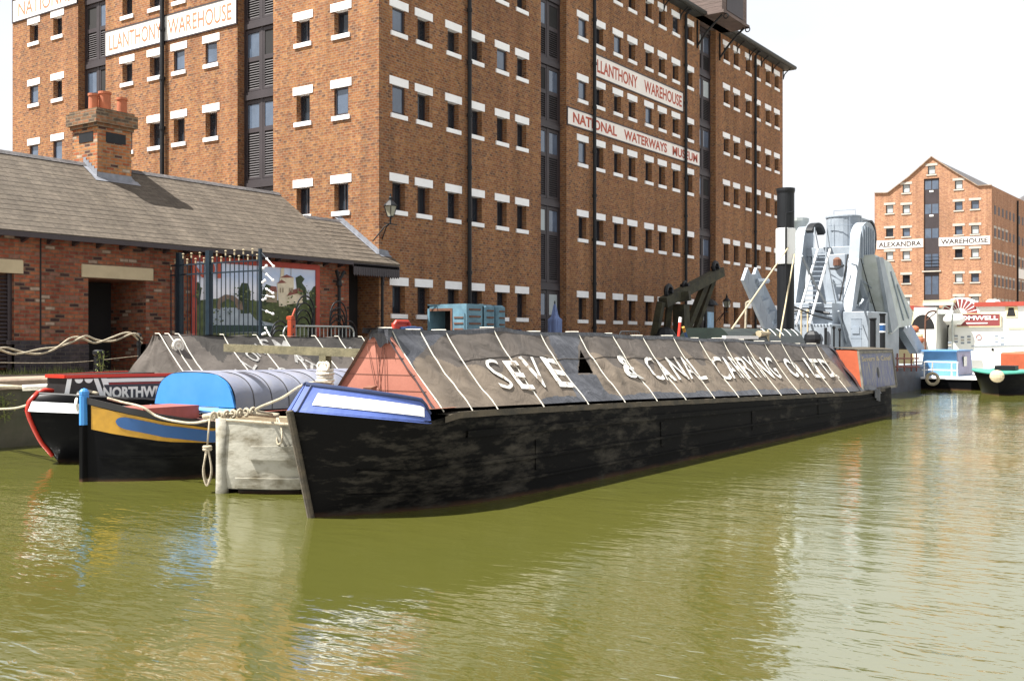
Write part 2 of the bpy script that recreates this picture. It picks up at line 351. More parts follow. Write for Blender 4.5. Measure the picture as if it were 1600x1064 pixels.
# ================================================================== WAREHOUSE
WH = (0, 0, 0); XL, YL, ZT = 35.55, 20.8, 18.0
wh = thing('warehouse', 'huge six storey red brick warehouse with white lintels, loading bays and name boards', 'warehouse', (0, 0, G))
RX = [.95, 2.2, 3.8, 5.15, 6.7, 8.0, 12.45, 13.87, 15.42, 16.75, 18.35, 19.7, 21.15, 22.72, 27.2, 28.55, 30.2, 31.55, 33.15, 34.55]
LY = [1.62, 3.35, 7.97, 9.75, 11.16, 12.84, 17.47, 19.18]
ROW = [3.87, 7.19, 10.27, 12.75, 15.32, 17.58]
def opening(r): return (ROW[r] - .13 - (.92 if r < 3 else .78), ROW[r] - .13)
RB = [(9.31, 11.19), (23.87, 25.85)]; LB = [(4.78, 6.58), (14.22, 16.05)]
HW = .31
zc = sorted({G - .05, ZT, *[z for r in range(6) for z in opening(r)]})
def facegrid(cols, bays, end, fn):
    a = sorted({0.0, end, *[c + s * HW for c in cols for s in (-1, 1)], *[q for b_ in bays for q in b_]}); mb = MB()
    zz = sorted(set(zc) | {G - .05, ZT})
    for i in range(len(a) - 1):
        ac = (a[i] + a[i + 1]) / 2
        if any(b_[0] < ac < b_[1] for b_ in bays): continue
        win = any(abs(ac - c) < HW for c in cols)
        for j in range(len(zz) - 1):
            zcn = (zz[j] + zz[j + 1]) / 2
            if win and any(opening(r)[0] < zcn < opening(r)[1] for r in range(6)): continue
            mb.quad(fn(a[i], 0, zz[j]), fn(a[i + 1], 0, zz[j]), fn(a[i + 1], 0, zz[j + 1]), fn(a[i], 0, zz[j + 1]))
    dp = .27
    for c in cols:
        for r in range(6):
            z0, z1 = opening(r)
            for s in (-1, 1): mb.quad(fn(c + s * HW, 0, z0), fn(c + s * HW, dp, z0), fn(c + s * HW, dp, z1), fn(c + s * HW, 0, z1))
            mb.quad(fn(c - HW, 0, z0), fn(c + HW, 0, z0), fn(c + HW, dp, z0), fn(c - HW, dp, z0))
            mb.quad(fn(c - HW, 0, z1), fn(c + HW, 0, z1), fn(c + HW, dp, z1), fn(c - HW, dp, z1))
            mb.quad(fn(c - HW, dp, z0), fn(c + HW, dp, z0), fn(c + HW, dp, z1), fn(c - HW, dp, z1))
    for b_ in bays:
        for q in b_: mb.quad(fn(q, 0, G), fn(q, .5, G), fn(q, .5, ZT), fn(q, 0, ZT))
        mb.quad(fn(b_[0], .5, G), fn(b_[1], .5, G), fn(b_[1], .5, ZT), fn(b_[0], .5, ZT))
    return mb
fR = lambda a, d, z: (a, d, z); fL = lambda a, d, z: (d, a, z)
wl = facegrid(RX, RB, XL, fR); w2 = facegrid(LY, LB, YL, fL); wl.add(w2.v, w2.f)
wl.quad((XL, 0, G), (XL, YL, G), (XL, YL, ZT), (XL, 0, ZT)); wl.quad((0, YL, G), (XL, YL, G), (XL, YL, ZT), (0, YL, ZT))
wl.build('wall', M['brick_new'], wh, fix=False)
def fbox(mb, fn, a0, a1, d0, d1, z0, z1, mi=0):
    p = [fn(a, d, z) for a in (a0, a1) for d in (d0, d1) for z in (z0, z1)]
    xs, ys, zs = zip(*p); mb.box(min(xs), max(xs), min(ys), max(ys), min(zs), max(zs), mi)
flush = {('R', 0, 1), ('R', 0, 2), ('R', 0, 3), ('R', 6, 2), ('R', 6, 3), ('R', 6, 4), ('R', 8, 4), ('R', 10, 3), ('R', 4, 3), ('R', 4, 4), ('R', 12, 5), ('L', 0, 2), ('L', 3, 3), ('L', 2, 3), ('L', 6, 2), ('L', 7, 3), ('L', 7, 2)}
flush -= {('R', 0, 1)}
M['frame_purple'] = M['frame_dark']
wins = []
for side, cols, fn in (('R', RX, fR), ('L', LY, fL)):
    for i, c in enumerate(cols):
        for r in range(6):
            if side == 'L' and r > 4: continue
            p = fn(c, 0, ROW[r]); q = np.array(p) - CAM; wins.append((q @ Fv, side, i, c, r, fn))
wins.sort(key=lambda q: q[0])
def win_parts(side, i, c, r, fn):
    z0, z1 = opening(r); fl = (side, i, r) in flush; d = .05 if fl else .2
    fr = MB(); t_ = .06 if fl else .045
    sash = .6 if not fl and random.random() < .5 else 0
    fbox(fr, fn, c - HW, c - HW + t_, d, d + .06, z0, z1); fbox(fr, fn, c + HW - t_, c + HW, d, d + .06, z0, z1)
    fbox(fr, fn, c - HW + t_, c + HW - t_, d + .002, d + .06, z1 - t_, z1); fbox(fr, fn, c - HW + t_, c + HW - t_, d + .002, d + .06, z0, z0 + t_ + .02)
    if not fl and (i + r) % 3: fbox(fr, fn, c - .018, c + .018, d + .004, d + .055, z0 + t_, z1 - t_)
    gl = MB(); tw = random.uniform(-.012, .012) if fl else 0
    gl.quad(fn(c - HW + t_, d + .03 + tw, z0 + t_), fn(c + HW - t_, d + .03 - tw, z0 + t_), fn(c + HW - t_, d + .03 - tw, z1 - t_), fn(c - HW + t_, d + .03 + tw, z1 - t_))
    li = MB(); fbox(li, fn, c - .46, c + .46, -.025, .2 if d < .1 else .19, ROW[r] - .132, ROW[r] + .13)
    si = MB(); fbox(si, fn, c - .40, c + .40, -.05, d - .004, z0 - .14, z0 + .004)
    return fr, gl, li, si
rest = MB(); nwin = 0
for _, side, i, c, r, fn in wins:
    fr, gl, li, si = win_parts(side, i, c, r, fn)
    hid = (side == 'L' and r == 0) or (side == 'L' and r == 1 and i > 1)
    if nwin < 98 and not hid:
        wo = fr.build('window', M['frame_purple'], wh)
        gl.build('pane', M['glass_sky_tint'] if (side, i, r) in flush else M['glass'], wo)
        li.build('lintel', M['white'], wo); si.build('sill', M['white'], wo); nwin += 1
    else:
        for q, k in ((fr, 0), (gl, 1), (li, 2), (si, 2)): rest.add(q.v, q.f, k)
tag(rest.build('window', [M['frame_dark'], M['glass'], M['white']], wh), kind='stuff')
# loading bays
for fn, bays in ((fR, RB), (fL, LB)):
    for (a0, a1) in bays:
        bk = MB(); fbox(bk, fn, a0 + .003, a1 - .003, .36, .49, G, ZT)
        for e in (a0 + .003, a1 - .073): fbox(bk, fn, e, e + .07, .3, .36, G, ZT)
        bay = bk.build('loading_bay', M['purple_brown'], wh)
        for r in range(6):
            top = ROW[r] + .12; bot = (ROW[r - 1] + .15) if r else G
            mid = (a0 + a1) / 2; fl = MB()
            fbox(fl, fn, a0 + .09, a1 - .09, .24, .358, top - .02, top + .16); fbox(fl, fn, a0 + .09, a1 - .09, .28, .357, bot + .1, bot + .24)
            fbox(fl, fn, mid - .05, mid + .05, .3, .356, bot + .24, top - .02)
            fl.build('floor_beam', M['purple_brown'], bay)
            for h, (b0, b1) in enumerate(((a0 + .1, mid - .06), (mid + .06, a1 - .1))):
                d = MB(); fbox(d, fn, b0, b0 + .08, .31, .355, bot + .26, top - .04); fbox(d, fn, b1 - .08, b1, .31, .355, bot + .26, top - .04)
                fbox(d, fn, b0 + .08, b1 - .08, .312, .354, top - .16, top - .04)
                gz1 = top - .18; gz0 = gz1 - .82; fbox(d, fn, b0 + .08, b1 - .08, .312, .354, gz0 - .16, gz0)
                z = bot + .34; fbox(d, fn, b0 + .08, b1 - .08, .312, .354, bot + .26, bot + .34)
                fbox(d, fn, b0 + .08, b1 - .08, .35, .356, bot + .34, gz0 - .16, 1)
                while z < gz0 - .24:
                    aa = fn(b0 + .08, .318, z); p = [fn(b0 + .08, .31, z), fn(b1 - .08, .31, z), fn(b1 - .08, .345, z + .05), fn(b0 + .08, .345, z + .05)]
                    d.poly(p); z += .085
                do = d.build('loading_door', [M['purple_brown'], M['recess_dark']], bay)
                gl = MB(); op = (r * 7 + h * 3 + int(a0)) % 5 == 0
                gl.quad(fn(b0 + .08, .33, gz0), fn(b1 - .08, .33, gz0), fn(b1 - .08, .33, gz1), fn(b0 + .08, .33, gz1))
                gl.build('pane', M['recess_dark'] if op else (M['blind'] if (r + h) % 4 == 1 else M['glass_sky_tint']), do)
# drainpipes
for x in (4.56, 13.22, 22.02, 30.96):
    d = MB(); d.tube([(x, -.13, G), (x, -.13, ZT - .25), (x, -.4, ZT - .02)], .075, 8); z = G + 1.2
    while z < ZT: d.tube([(x, -.13, z), (x, -.13, z + .12)], .1, 8); z += 1.83
    d.build('drainpipe', M['iron'], wh)
d = MB(); d.tube([(-.13, 10.56, G), (-.13, 10.56, ZT)], .085, 8); z = G + 1.2
while z < ZT: d.tube([(-.13, 10.56, z), (-.13, 10.56, z + .12)], .11, 8); z += 1.83
d.build('drainpipe', M['iron'], wh)
# painted boards with the names
def board(fn, a0, a1, z0, z1, txt, mt, ms, bold=.012, m=(.03, .03)):
    b_ = MB(); fbox(b_, fn, a0, a1, -.03, -.002, z0, z1); o = b_.build('sign_board', ms, wh)
    e = MB(); w_ = .05
    for q in ((a0 - w_, a1 + w_, z1, z1 + w_), (a0 - w_, a1 + w_, z0 - w_, z0), (a0 - w_, a0, z0, z1), (a1, a1 + w_, z0, z1)): fbox(e, fn, q[0], q[1], -.045, -.001, q[2], q[3])
    e.build('trim', M['frame_dark'], o)
    return o
def put(fn, o, txt, a0, a1, z0, z1, mt, bold=.012):
    s = MB(); text_on(s, txt, lambda a, b_: fn(lerp(a0, a1, a), -.036, lerp(z0, z1, b_)), bold); s.build('lettering', mt, o)
o = board(fR, 13.45, 21.9, 13.06, 13.94, '', None, M['sign_white'])
put(fR, o, 'LLANTHONY', 13.6, 17.2, 13.23, 13.78, M['sign_red'], .022); put(fR, o, 'WAREHOUSE', 17.85, 21.75, 13.23, 13.78, M['sign_red'], .022)
o = board(fR, 11.25, 23.8, 10.68, 11.33, '', None, M['sign_white'])
put(fR, o, 'NATIONAL', 11.65, 15.3, 10.79, 11.22, M['sign_red'], .03); put(fR, o, 'WATERWAYS', 15.95, 20.15, 10.79, 11.22, M['sign_red'], .03); put(fR, o, 'MUSEUM', 20.75, 23.55, 10.79, 11.22, M['sign_red'], .03)
o = board(fL, 6.62, 14.18, 13.06, 13.97, '', None, M['sign_left'])
fLr = lambda a, d, z: fL(-a, d, z)
put(fLr, o, 'LLANTHONY', -13.95, -10.75, 13.22, 13.82, M['sign_orange'], .006); put(fLr, o, 'WAREHOUSE', -10.35, -6.85, 13.22, 13.82, M['sign_orange'], .006)
o = board(fL, 16.1, 20.72, 15.5, 16.4, '', None, M['sign_left']); put(fLr, o, 'NATIONAL', -20.3, -16.4, 15.66, 16.24, M['sign_orange'], .006)
# roof, gutter, hoist housing
rf = MB(); e = .5; zt = ZT + .1; hx0, hx1, hy = 6, XL - 6, YL / 2; zr = ZT + 6.4
A_, B_, C_, D_ = (-e, -e, zt), (XL + e, -e, zt), (XL + e, YL + e, zt), (-e, YL + e, zt); E_, F_ = (hx0, hy, zr), (hx1, hy, zr)
rf.poly([A_, B_, F_, E_]); rf.poly([B_, C_, F_]); rf.poly([C_, D_, E_, F_]); rf.poly([D_, A_, E_]); rf.build('roof', M['slate_dark'], wh)
gt = MB(); gt.box(-e, XL + e, -e, 0, ZT - .02, zt - .01); gt.box(-e, 0, 0, YL, ZT - .02, zt - .01); gt.tube([(-e, -e - .06, zt), (XL + e + .05, -e - .06, zt)], .11, 8); gt.tube([(XL + e + .05, -e, zt), (XL + e + .05, 4, zt)], .1, 8)
gt.build('gutter', M['gutter'], wh)
for x in [.6 + 1.75 * k for k in range(21)]:
    if 23 < x < 27: continue
    bk = MB(); bk.tube([(x, -.02, ZT - .55), (x, -.1, ZT - .3), (x, -.3, ZT - .12), (x, -.45, ZT - .04)], .035, 6); bk.tube([(x, -.02, ZT - .05), (x, -.02, ZT - .6)], .03, 6); bk.build('eaves_bracket', M['iron'], wh)
lu = MB(); x0, x1, y0 = 23.35, 26.5, -1.42
z = ZT + .12
while z < ZT + 4.2: lu.box(x0 + random.uniform(0, .02), x1, y0, 3.5, z, z + .2); z += .21
lo = lu.build('hoist_housing', M['wood_lucam'], wh)
q = MB(); q.box(x0 - .08, x1 + .1, y0 - .12, 0.4, ZT - .02, ZT + .12); q.build('floor_trim', M['wood_lucam'], lo)
q = MB(); q.box(x0 + .55, x1 - .55, y0 - .03, y0 - .002, ZT + .25, ZT + 2.4); q.build('hatch', M['purple_brown'], lo)
for x in (x0 + .2, x1 - .2):
    q = MB(); q.tube([(x, -.03, ZT - 1.5), (x, -.03, ZT - .1)], .05, 6); q.tube([(x, -.05, ZT - 1.35), (x, -.55, ZT - .75), (x, -1.1, ZT - .25), (x, -1.35, ZT - .06)], .055, 6)
    q.torus((x, -1.55, ZT - .15), .12, .03, 'x', 14, 6); q.build('bracket', M['iron'], lo)
# wall lamps: scroll bracket with four-sided lantern
def wall_lamp(loc, s, label):
    x, y, z = loc; t_ = thing('wall_lamp', label, 'lamp', loc, 'lanterns on the warehouse wall')
    a = MB(); a.tube([(x - .22, y + .55, z - .55), (x - .05, y + .2, z - .1), (x, y, z + .02)], .02, 6); a.tube([(x + .2, y + .55, z - .5), (x + .03, y + .2, z - .1), (x, y, z + .02)], .02, 6)
    a.tube([(x - .3, y, z - .02), (x + .3, y, z - .02)], .018, 6); a.tube([(x, y, z - .02), (x, y, z + .2)], .03, 6); a.build('bracket', M['iron'], t_)
    z += .2; q = MB()
    for i, j in ((-1, -1), (1, -1), (1, 1), (-1, 1)): q.beam((x + i * .07, y + j * .07, z), (x + i * .14, y + j * .14, z + .34), .022)
    q.lathe(x, y, [(z + .34, .22), (z + .38, .2), (z + .48, .1), (z + .52, .05), (z + .60, .06), (z + .63, .03), (z + .72, .02)], 8); q.lathe(x, y, [(z - .02, .05), (z, .11), (z + .02, .1)], 8); la = q.build('lantern', M['iron'], t_)
    q = MB(); vs = [(x + i * r_, y + j * r_, zz) for zz, r_ in ((z + .02, .062), (z + .33, .13)) for i, j in ((-1, -1), (1, -1), (1, 1), (-1, 1))]
    q.add(vs, [(0, 1, 5, 4), (1, 2, 6, 5), (2, 3, 7, 6), (3, 0, 4, 7)]); q.build('lamp_glass', M['lampglass'], la)
M['lampglass'] = mat('old lamp glass', (.34, .33, .25), .2, .2, 5)
wall_lamp((-.02, -.5, 5.62), 1, 'black lantern on a scroll bracket at the near corner of the big warehouse')
wall_lamp((26.1, -.5, 3.45), 1, 'small black lantern on the far warehouse wall beside the loading bay and derrick')
# ================================================================== LOW OUTBUILDING
ob = thing('outbuilding', 'low old brick outbuilding with brown slate roof joined to the tall warehouse', 'building', (-10, 0, G))
WY = -.1
def rz(y): return 4.69 + .697 * y
def wallgrid(mb, xs, zs, holes, Y, mi=0):
    for i in range(len(xs) - 1):
        for j in range(len(zs) - 1):
            xc, zc_ = (xs[i] + xs[i + 1]) / 2, (zs[j] + zs[j + 1]) / 2
            if any(h[0] < xc < h[1] and h[2] < zc_ < h[3] for h in holes): continue
            mb.quad((xs[i], Y, zs[j]), (xs[i + 1], Y, zs[j]), (xs[i + 1], Y, zs[j + 1]), (xs[i], Y, zs[j + 1]), mi)
X0, X1 = -26, -1.46
holes = [(-13.6, -12.01, 1.35, 3.5), (-10.2, -8.63, G, 3.44), (-18.5, -17, 1.35, 3.5)]
PL = 1.9
wlb = MB(); wallgrid(wlb, sorted({X0, X1, *[h[0] for h in holes], *[h[1] for h in holes]}), [PL, 3.44, 3.5, 4.62], holes, WY)
for h in holes:
    dp = 1.5 if h[0] == -10.2 else .2
    for x in h[:2]: wlb.quad((x, WY, h[2]), (x, WY + dp, h[2]), (x, WY + dp, h[3]), (x, WY, h[3]))
    wlb.quad((h[0], WY, h[3]), (h[1], WY, h[3]), (h[1], WY + dp, h[3]), (h[0], WY + dp, h[3]))
    wlb.quad((h[0], WY + dp, h[2]), (h[1], WY + dp, h[2]), (h[1], WY + dp, h[3]), (h[0], WY + dp, h[3]), 0)
wlb.quad((X1, WY, G), (X1, 4.5, G), (X1, 4.5, 4.62), (X1, WY, 4.62))
wlb.poly([(X0, WY, G), (X0, 5.6, G), (X0, 5.6, 4.6), (X0, 2.75, 6.5), (X0, WY, 4.6)]); wlb.quad((X0, 5.6, G), (X1, 5.6, G), (X1, 5.6, 4.6), (X0, 5.6, 4.6))
wlb.poly([(X1 - .2, WY, 4.6), (X1 - .2, 2.75, 6.5), (X1 - .2, 5.6, 4.6)])
wlb.box(X1 + .002, -.01, 1.0, 1.1, G, 5.3)      # back of the porch
wlb.build('wall', M['brick_old'], ob, fix=False)
pl = MB(); hs = [(h[0], h[1]) for h in holes[:3]]
xs = [X0] + [q for h in sorted(hs) for q in h] + [X1]
for i in range(0, len(xs), 2): pl.box(xs[i], xs[i + 1], WY - .03, WY + .3, G, PL)
pl.box(-12.2, -11.42, WY - .028, WY, PL, 1.99); pl.build('plinth', M['engineering'], ob)
s = MB(); s.box(-11.41, -11.37, WY - .006, WY, PL, 4.5); s.build('wall_joint', M['recess_dark'], ob)
for a, b_ in ((-14.1, -11.8), (-10.38, -8.42), (-18.9, -16.7)):
    s = MB(); s.bbox(a, b_, WY - .03, WY + .15, 3.46, 3.76, .015); s.build('lintel', M['cream_stone'], ob)
for h in (holes[0], holes[2]):
    d = MB(); z = 1.4
    d.box(h[0], h[0] + .1, WY + .08, WY + .14, 1.35, 3.5); d.box(h[1] - .1, h[1], WY + .08, WY + .14, 1.35, 3.5)
    while z < 3.4: d.poly([(h[0] + .1, WY + .08, z), (h[1] - .1, WY + .08, z), (h[1] - .1, WY + .13, z + .06), (h[0] + .1, WY + .13, z + .06)]); z += .085
    d.build('louvred_door', M['frame_dark'], ob)
d = MB(); d.box(-10.19, -8.64, WY + 1.4, WY + 1.46, G, 3.43); d.build('door', M['recess_dark'], ob); d = MB(); d.box(-1.44, -.05, .86, .95, G, 4.4); d.build('door', M['recess_dark'], ob)  # black panels paint in the shade deep inside the recess and porch
# roof: main slope, back slope, lower porch roof
rf = MB(); ev = -.46; ry = 2.75; zr = rz(ry); nx = 40
def slope(mb, xa, xb, ya, yb, lift=0.0):
    mb.quad((xa, ya, rz(ya) + lift), (xb, ya, rz(ya) + lift), (xb, yb, rz(yb) + lift), (xa, yb, rz(yb) + lift))
    mb.quad((xa, ya, rz(ya) + lift - .05), (xb, ya, rz(ya) + lift - .05), (xb, yb, rz(yb) + lift - .05), (xa, yb, rz(yb) + lift - .05))
    mb.quad((xa, ya, rz(ya) + lift - .05), (xb, ya, rz(ya) + lift - .05), (xb, ya, rz(ya) + lift), (xa, ya, rz(ya) + lift))
    for x in (xa, xb): mb.quad((x, ya, rz(ya) + lift - .05), (x, yb, rz(yb) + lift - .05), (x, yb, rz(yb) + lift), (x, ya, rz(ya) + lift))
y = ev; k = 0
while y < ry - .02:                 # slates laid in lapped courses
    y2 = min(y + .19 + random.uniform(-.006, .006), ry); dz = random.uniform(.007, .012)
    rf.quad((X0, y, rz(y) + dz), (-1.63, y, rz(y) + dz), (-1.63, y2, rz(y2) + .001), (X0, y2, rz(y2) + .001)); rf.quad((X0, y, rz(y) - .001), (-1.63, y, rz(y) - .001), (-1.63, y, rz(y) + dz), (X0, y, rz(y) + dz)); y = y2
slope(rf, X0, -1.635, ev + .01, ry, -.004)
rf.quad((X0, ry, zr - .004), (-1.635, ry, zr - .004), (-1.635, 6.0, zr - 2.26), (X0, 6.0, zr - 2.26))
ro = rf.build('roof', M['slate'], ob, fix=False)
rd = MB(); rd.prism([(X0, ry - .13, zr - .06), (X0, ry, zr + .05), (X0, ry + .13, zr - .06)], (-1.63 - X0, 0, 0)); rd.build('ridge_tiles', M['slate_dark'], ro)
pr = MB(); y = ev
while y < 1.62:
    y2 = min(y + .2, 1.63); pr.quad((-1.63, y, rz(y) + .006), (min(.5, .5 if y < 0 else -.004), y, rz(y) + .006), (.5 if y2 < 0 else -.004, y2, rz(y2) - .008), (-1.63, y2, rz(y2) - .008)); y = y2
slope(pr, -1.63, .5, ev + .01, -.004, -.014); slope(pr, -1.63, -.005, -.004, 1.63, -.014)
pr.quad((-1.63, 1.63, rz(1.63) - .014), (-.004, 1.63, rz(1.63) - .014), (-.004, 2.8, 5.0), (-1.63, 2.8, 5.0))
po = pr.build('porch_roof', M['slate'], ob, fix=False)
q = MB(); q.prism([(-1.63, 1.53, rz(1.63) - .07), (-1.63, 1.63, rz(1.63) + .04), (-1.63, 1.73, rz(1.63) - .07)], (1.6, 0, 0)); q.build('ridge_tiles', M['slate_dark'], po)
q = MB()
y = -.02
while y < 1.62:
    q.quad((-.13, y, rz(y) + .012), (-.008, y, rz(y) + .012), (-.008, y + .2, rz(y + .2) + .02), (-.13, y + .2, rz(y + .2) + .02))
    q.quad((-.008, y, rz(y) + .02), (-.008, y + .2, rz(y + .2) + .02), (-.008, y + .2, rz(y + .2) + .17), (-.008, y, rz(y) + .15)); y += .2
q.quad((0, -.006, rz(0) + .01), (.5, -.006, rz(0) + .01), (.42, -.006, rz(0) + .13), (0, -.006, rz(0) + .17)); q.quad((-.01, -.12, rz(-.12) + .012), (.5, -.12, rz(-.12) + .012), (.5, -.006, rz(0) + .012), (-.01, -.006, rz(0) + .012))
q.build('flashing', M['lead'], po)
va = MB(); x = -1.6
while x < .42:
    va.prism([(x + .004, -.43, 4.28), (x + .1, -.43, 4.28), (x + .1, -.43, 3.98), (x + .052, -.43, 3.92), (x + .004, -.43, 3.98)], (0, .02, 0)); x += .105
y = -.40
while y < -.05: va.prism([(.43, y, 4.3), (.43, y + .095, 4.3), (.43, y + .095, 3.98), (.43, y + .048, 3.92), (.43, y, 3.98)], (.02, 0, 0)); y += .1
va.box(-1.62, .46, -.43, -.38, 4.2, 4.33); va.build('valance', M['purple_brown'], ob)
q = MB(); q.box(-26, -1.64, ev - .01, ev + .02, rz(ev) - .13, rz(ev) - .02); x = -25.5
while x < -1.8: q.prism([(x, ev + .02, rz(ev) - .03), (x, WY, rz(WY) - .04), (x, WY, rz(ev) - .22), (x, ev + .08, rz(ev) - .12)], (.07, 0, 0)); x += .62
q.build('eaves_rafters', M['frame_dark'], ob)
q = MB(); q.tube([(-2.03, -.25, G), (-2.03, -.25, 3.75), (-2.2, -.3, 4.05)], .05, 8); q.tube([(-2.03, -.25, 3.75), (-1.86, -.3, 4.05)], .045, 8)
q.lathe(-2.03, -.25, [(3.55, .05), (3.62, .09), (3.75, .07)], 8); q.build('drainpipe', M['iron'], ob)
q = MB(); q.tube([(-.12, -.25, G), (-.12, -.25, 4.15)], .045, 8); q.build('drainpipe', M['iron'], ob)
q = MB(); q.prism([(-.42, -.3, 4.2), (-.08, -.3, 4.2), (-.08, -.3, 3.7), (-.16, -.3, 3.95)], (0, .08, 0)); q.build('porch_bracket', M['frame_dark'], ob)
# chimney
ch = MB(); cx0, cx1, cy0, cy1 = -8.42, -7.4, 2.2, 3.3
ch.box(cx0, cx1, cy0, cy1, 5.6, 7.55); co_ = ch.build('chimney', M['brick_chim'], ob)
q = MB(); q.box(cx0 - .05, cx1 + .05, cy0 - .05, cy1 + .05, 7.55, 7.64); q.box(cx0 - .12, cx1 + .12, cy0 - .12, cy1 + .12, 7.64, 7.96); q.box(cx0 - .06, cx1 + .06, cy0 - .06, cy1 + .06, 7.96, 8.03); q.build('chimney_cap', M['cap_brick'], co_)
for (px, py, r_, h_) in ((-8.3, 2.55, .125, .42), (-8.05, 2.42, .15, .5), (-7.55, 2.4, .13, .43), (-7.78, 2.95, .12, .5)):
    q = MB(); z = 8.03; q.lathe(px, py, [(z - .02, r_ * 1.02), (z + h_ - .07, r_ * .97), (z + h_ - .06, r_ * 1.12), (z + h_, r_ * 1.12), (z + h_, r_ * .8), (z + h_ - .2, r_ * .78)], 18); q.build('chimney_pot', M['terracotta'], co_, smooth=False)
for (a, b_, c_, d_) in ((cx0 - .012, cx0 - .002, cy0 + .18, cy1 - .3), (cx0 + .25, cx1 - .18, cy0 - .012, cy0 - .002)):
    q = MB(); q.box(a, b_, c_, d_, 7.18, 7.44); q.build('vent_panel', M['iron'], co_)
q = MB(); y = cy0
q.quad((cx0 - .012, cy0 - .02, rz(cy0) - .05), (cx1 + .012, cy0 - .02, rz(cy0) - .05), (cx1 + .012, cy0 - .012, rz(cy0) + .14), (cx0 - .012, cy0 - .012, rz(cy0) + .14))
q.quad((cx0 - .15, cy0 - .18, rz(cy0 - .18) + .022), (cx1 + .18, cy0 - .18, rz(cy0 - .18) + .022), (cx1 + .18, cy0, rz(cy0) + .022), (cx0 - .15, cy0, rz(cy0) + .022))
while y < 2.7:
    for x, s_ in ((cx0, -1), (cx1, 1)):
        q.quad((x + s_ * .012, y, rz(y) - .02), (x + s_ * .012, y + .12, rz(y + .12) - .02), (x + s_ * .012, y + .12, rz(y + .12) + .15), (x + s_ * .012, y, rz(y + .12) + .15))
        q.quad((x + s_ * .012, y, rz(y) + .024), (x + s_ * .13, y, rz(y) + .024), (x + s_ * .13, y + .12, rz(y + .12) + .024), (x + s_ * .012, y + .12, rz(y + .12) + .024))
    y += .12
q.build('flashing', M['lead'], co_)
# ------------------------------------------------------------------ painted mural board on the wall
mu = thing('mural', 'red framed painted mural of a castle and river on the outbuilding wall behind the railings', 'mural', (-5, WY, G))
def col(n, c, r=.7, v=.2, s=6, c2=None): return mat(n, c, r, v, s, col2=c2)
M['mframe'] = col('mural frame red', (.36, .05, .03)); 
mm = bpy.data.materials.new('mural painting'); mm.use_nodes = True; t = mm.node_tree; b = t.nodes['Principled BSDF']; b.inputs['Roughness'].default_value = .6
tcn = N(t, 'ShaderNodeTexCoord'); sx = N(t, 'ShaderNodeSeparateXYZ'); t.links.new(tcn.outputs['Object'], sx.inputs[0])
nz = N(t, 'ShaderNodeTexNoise'); nz.inputs['Scale'].default_value = 1.4; nz.inputs['Detail'].default_value = 6; t.links.new(tcn.outputs['Object'], nz.inputs['Vector'])
ad = N(t, 'ShaderNodeMath', operation='MULTIPLY_ADD'); ad.inputs[1].default_value = .9; t.links.new(nz.outputs['Fac'], ad.inputs[0]); t.links.new(sx.outputs['Z'], ad.inputs[2])
r = N(t, 'ShaderNodeValToRGB'); mr = N(t, 'ShaderNodeMapRange'); mr.inputs['From Min'].default_value = .5; mr.inputs['From Max'].default_value = 3.4
t.links.new(ad.outputs[0], mr.inputs['Value']); t.links.new(mr.outputs['Result'], r.inputs['Fac'])
e = r.color_ramp.elements; e[0].position = 0; e[0].color = (.03, .06, .02, 1); e[1].position = 1; e[1].color = (.62, .66, .76, 1)
for p, c in ((.24, (.10, .12, .045)), (.38, (.06, .09, .03)), (.46, (.17, .22, .12)), (.5, (.55, .54, .57)), (.7, (.72, .74, .8)), (.85, (.42, .52, .7))):
    el = e.new(p); el.color = (*c, 1)
t.links.new(r.outputs['Color'], b.inputs['Base Color']); M['mural'] = mm
mx0, mx1, mz0, mz1 = -7.15, -2.9, 1.9, 4.02
MB().box(mx0, mx1, WY - .04, WY - .01, mz0, mz1).build('painting', M['mural'], mu)
q = MB(); F_ = .15
for a in ((mx0 - F_, mx1 + F_, mz1, mz1 + F_), (mx0 - F_, mx1 + F_, mz0 - F_, mz0), (mx0 - F_, mx0, mz0, mz1), (mx1, mx1 + F_, mz0, mz1)): q.box(a[0], a[1], WY - .075, WY - .008, a[2], a[3])
q.build('frame', M['mframe'], mu)
_lay = [0]
def mp_(pts, m_, d, name):      # flat painted shape of the picture, given in photo pixels on the board
    _lay[0] += 1; d = .0012 * _lay[0]
    q = MB(); P_ = [onY(u, v, WY - .041 - d) for u, v in pts]; q.poly(P_); return q.build(name, m_, mu)
M['m_stone'] = col('mural castle stone', (.68, .6, .44)); M['m_shade'] = col('mural castle shade', (.30, .24, .16)); M['m_roof'] = col('mural roof', (.24, .08, .06)); M['m_tree'] = col('mural trees', (.035, .06, .02), v=.5, s=12)
M['m_grass'] = col('mural meadow', (.09, .12, .035), v=.5, s=8); M['m_water'] = col('mural river', (.34, .40, .45)); M['m_bridge'] = col('mural bridge', (.20, .14, .10)); M['m_pale'] = col('mural pale field', (.45, .42, .42)); M['m_boat'] = col('mural dark boat', (.02, .05, .04))
mp_([(303, 470), (345, 466), (400, 470), (494, 468), (494, 512), (303, 520)], M['m_grass'], .001, 'meadow')
mp_([(326, 484), (350, 480), (385, 482), (400, 500), (430, 506), (430, 520), (326, 520)], M['m_water'], .002, 'river')
for T in ([(303, 445), (310, 440), (315, 452), (312, 475), (303, 480)], [(372, 455), (378, 442), (388, 443), (392, 460), (390, 490), (376, 490)], [(410, 455), (416, 444), (424, 447), (427, 470), (412, 478)], [(484, 458), (490, 448), (494, 446), (494, 490), (483, 486)], [(462, 434), (470, 430), (476, 436), (472, 442), (478, 450), (480, 474), (466, 474)]):
    mp_(T, M['m_tree'], .003, 'tree')
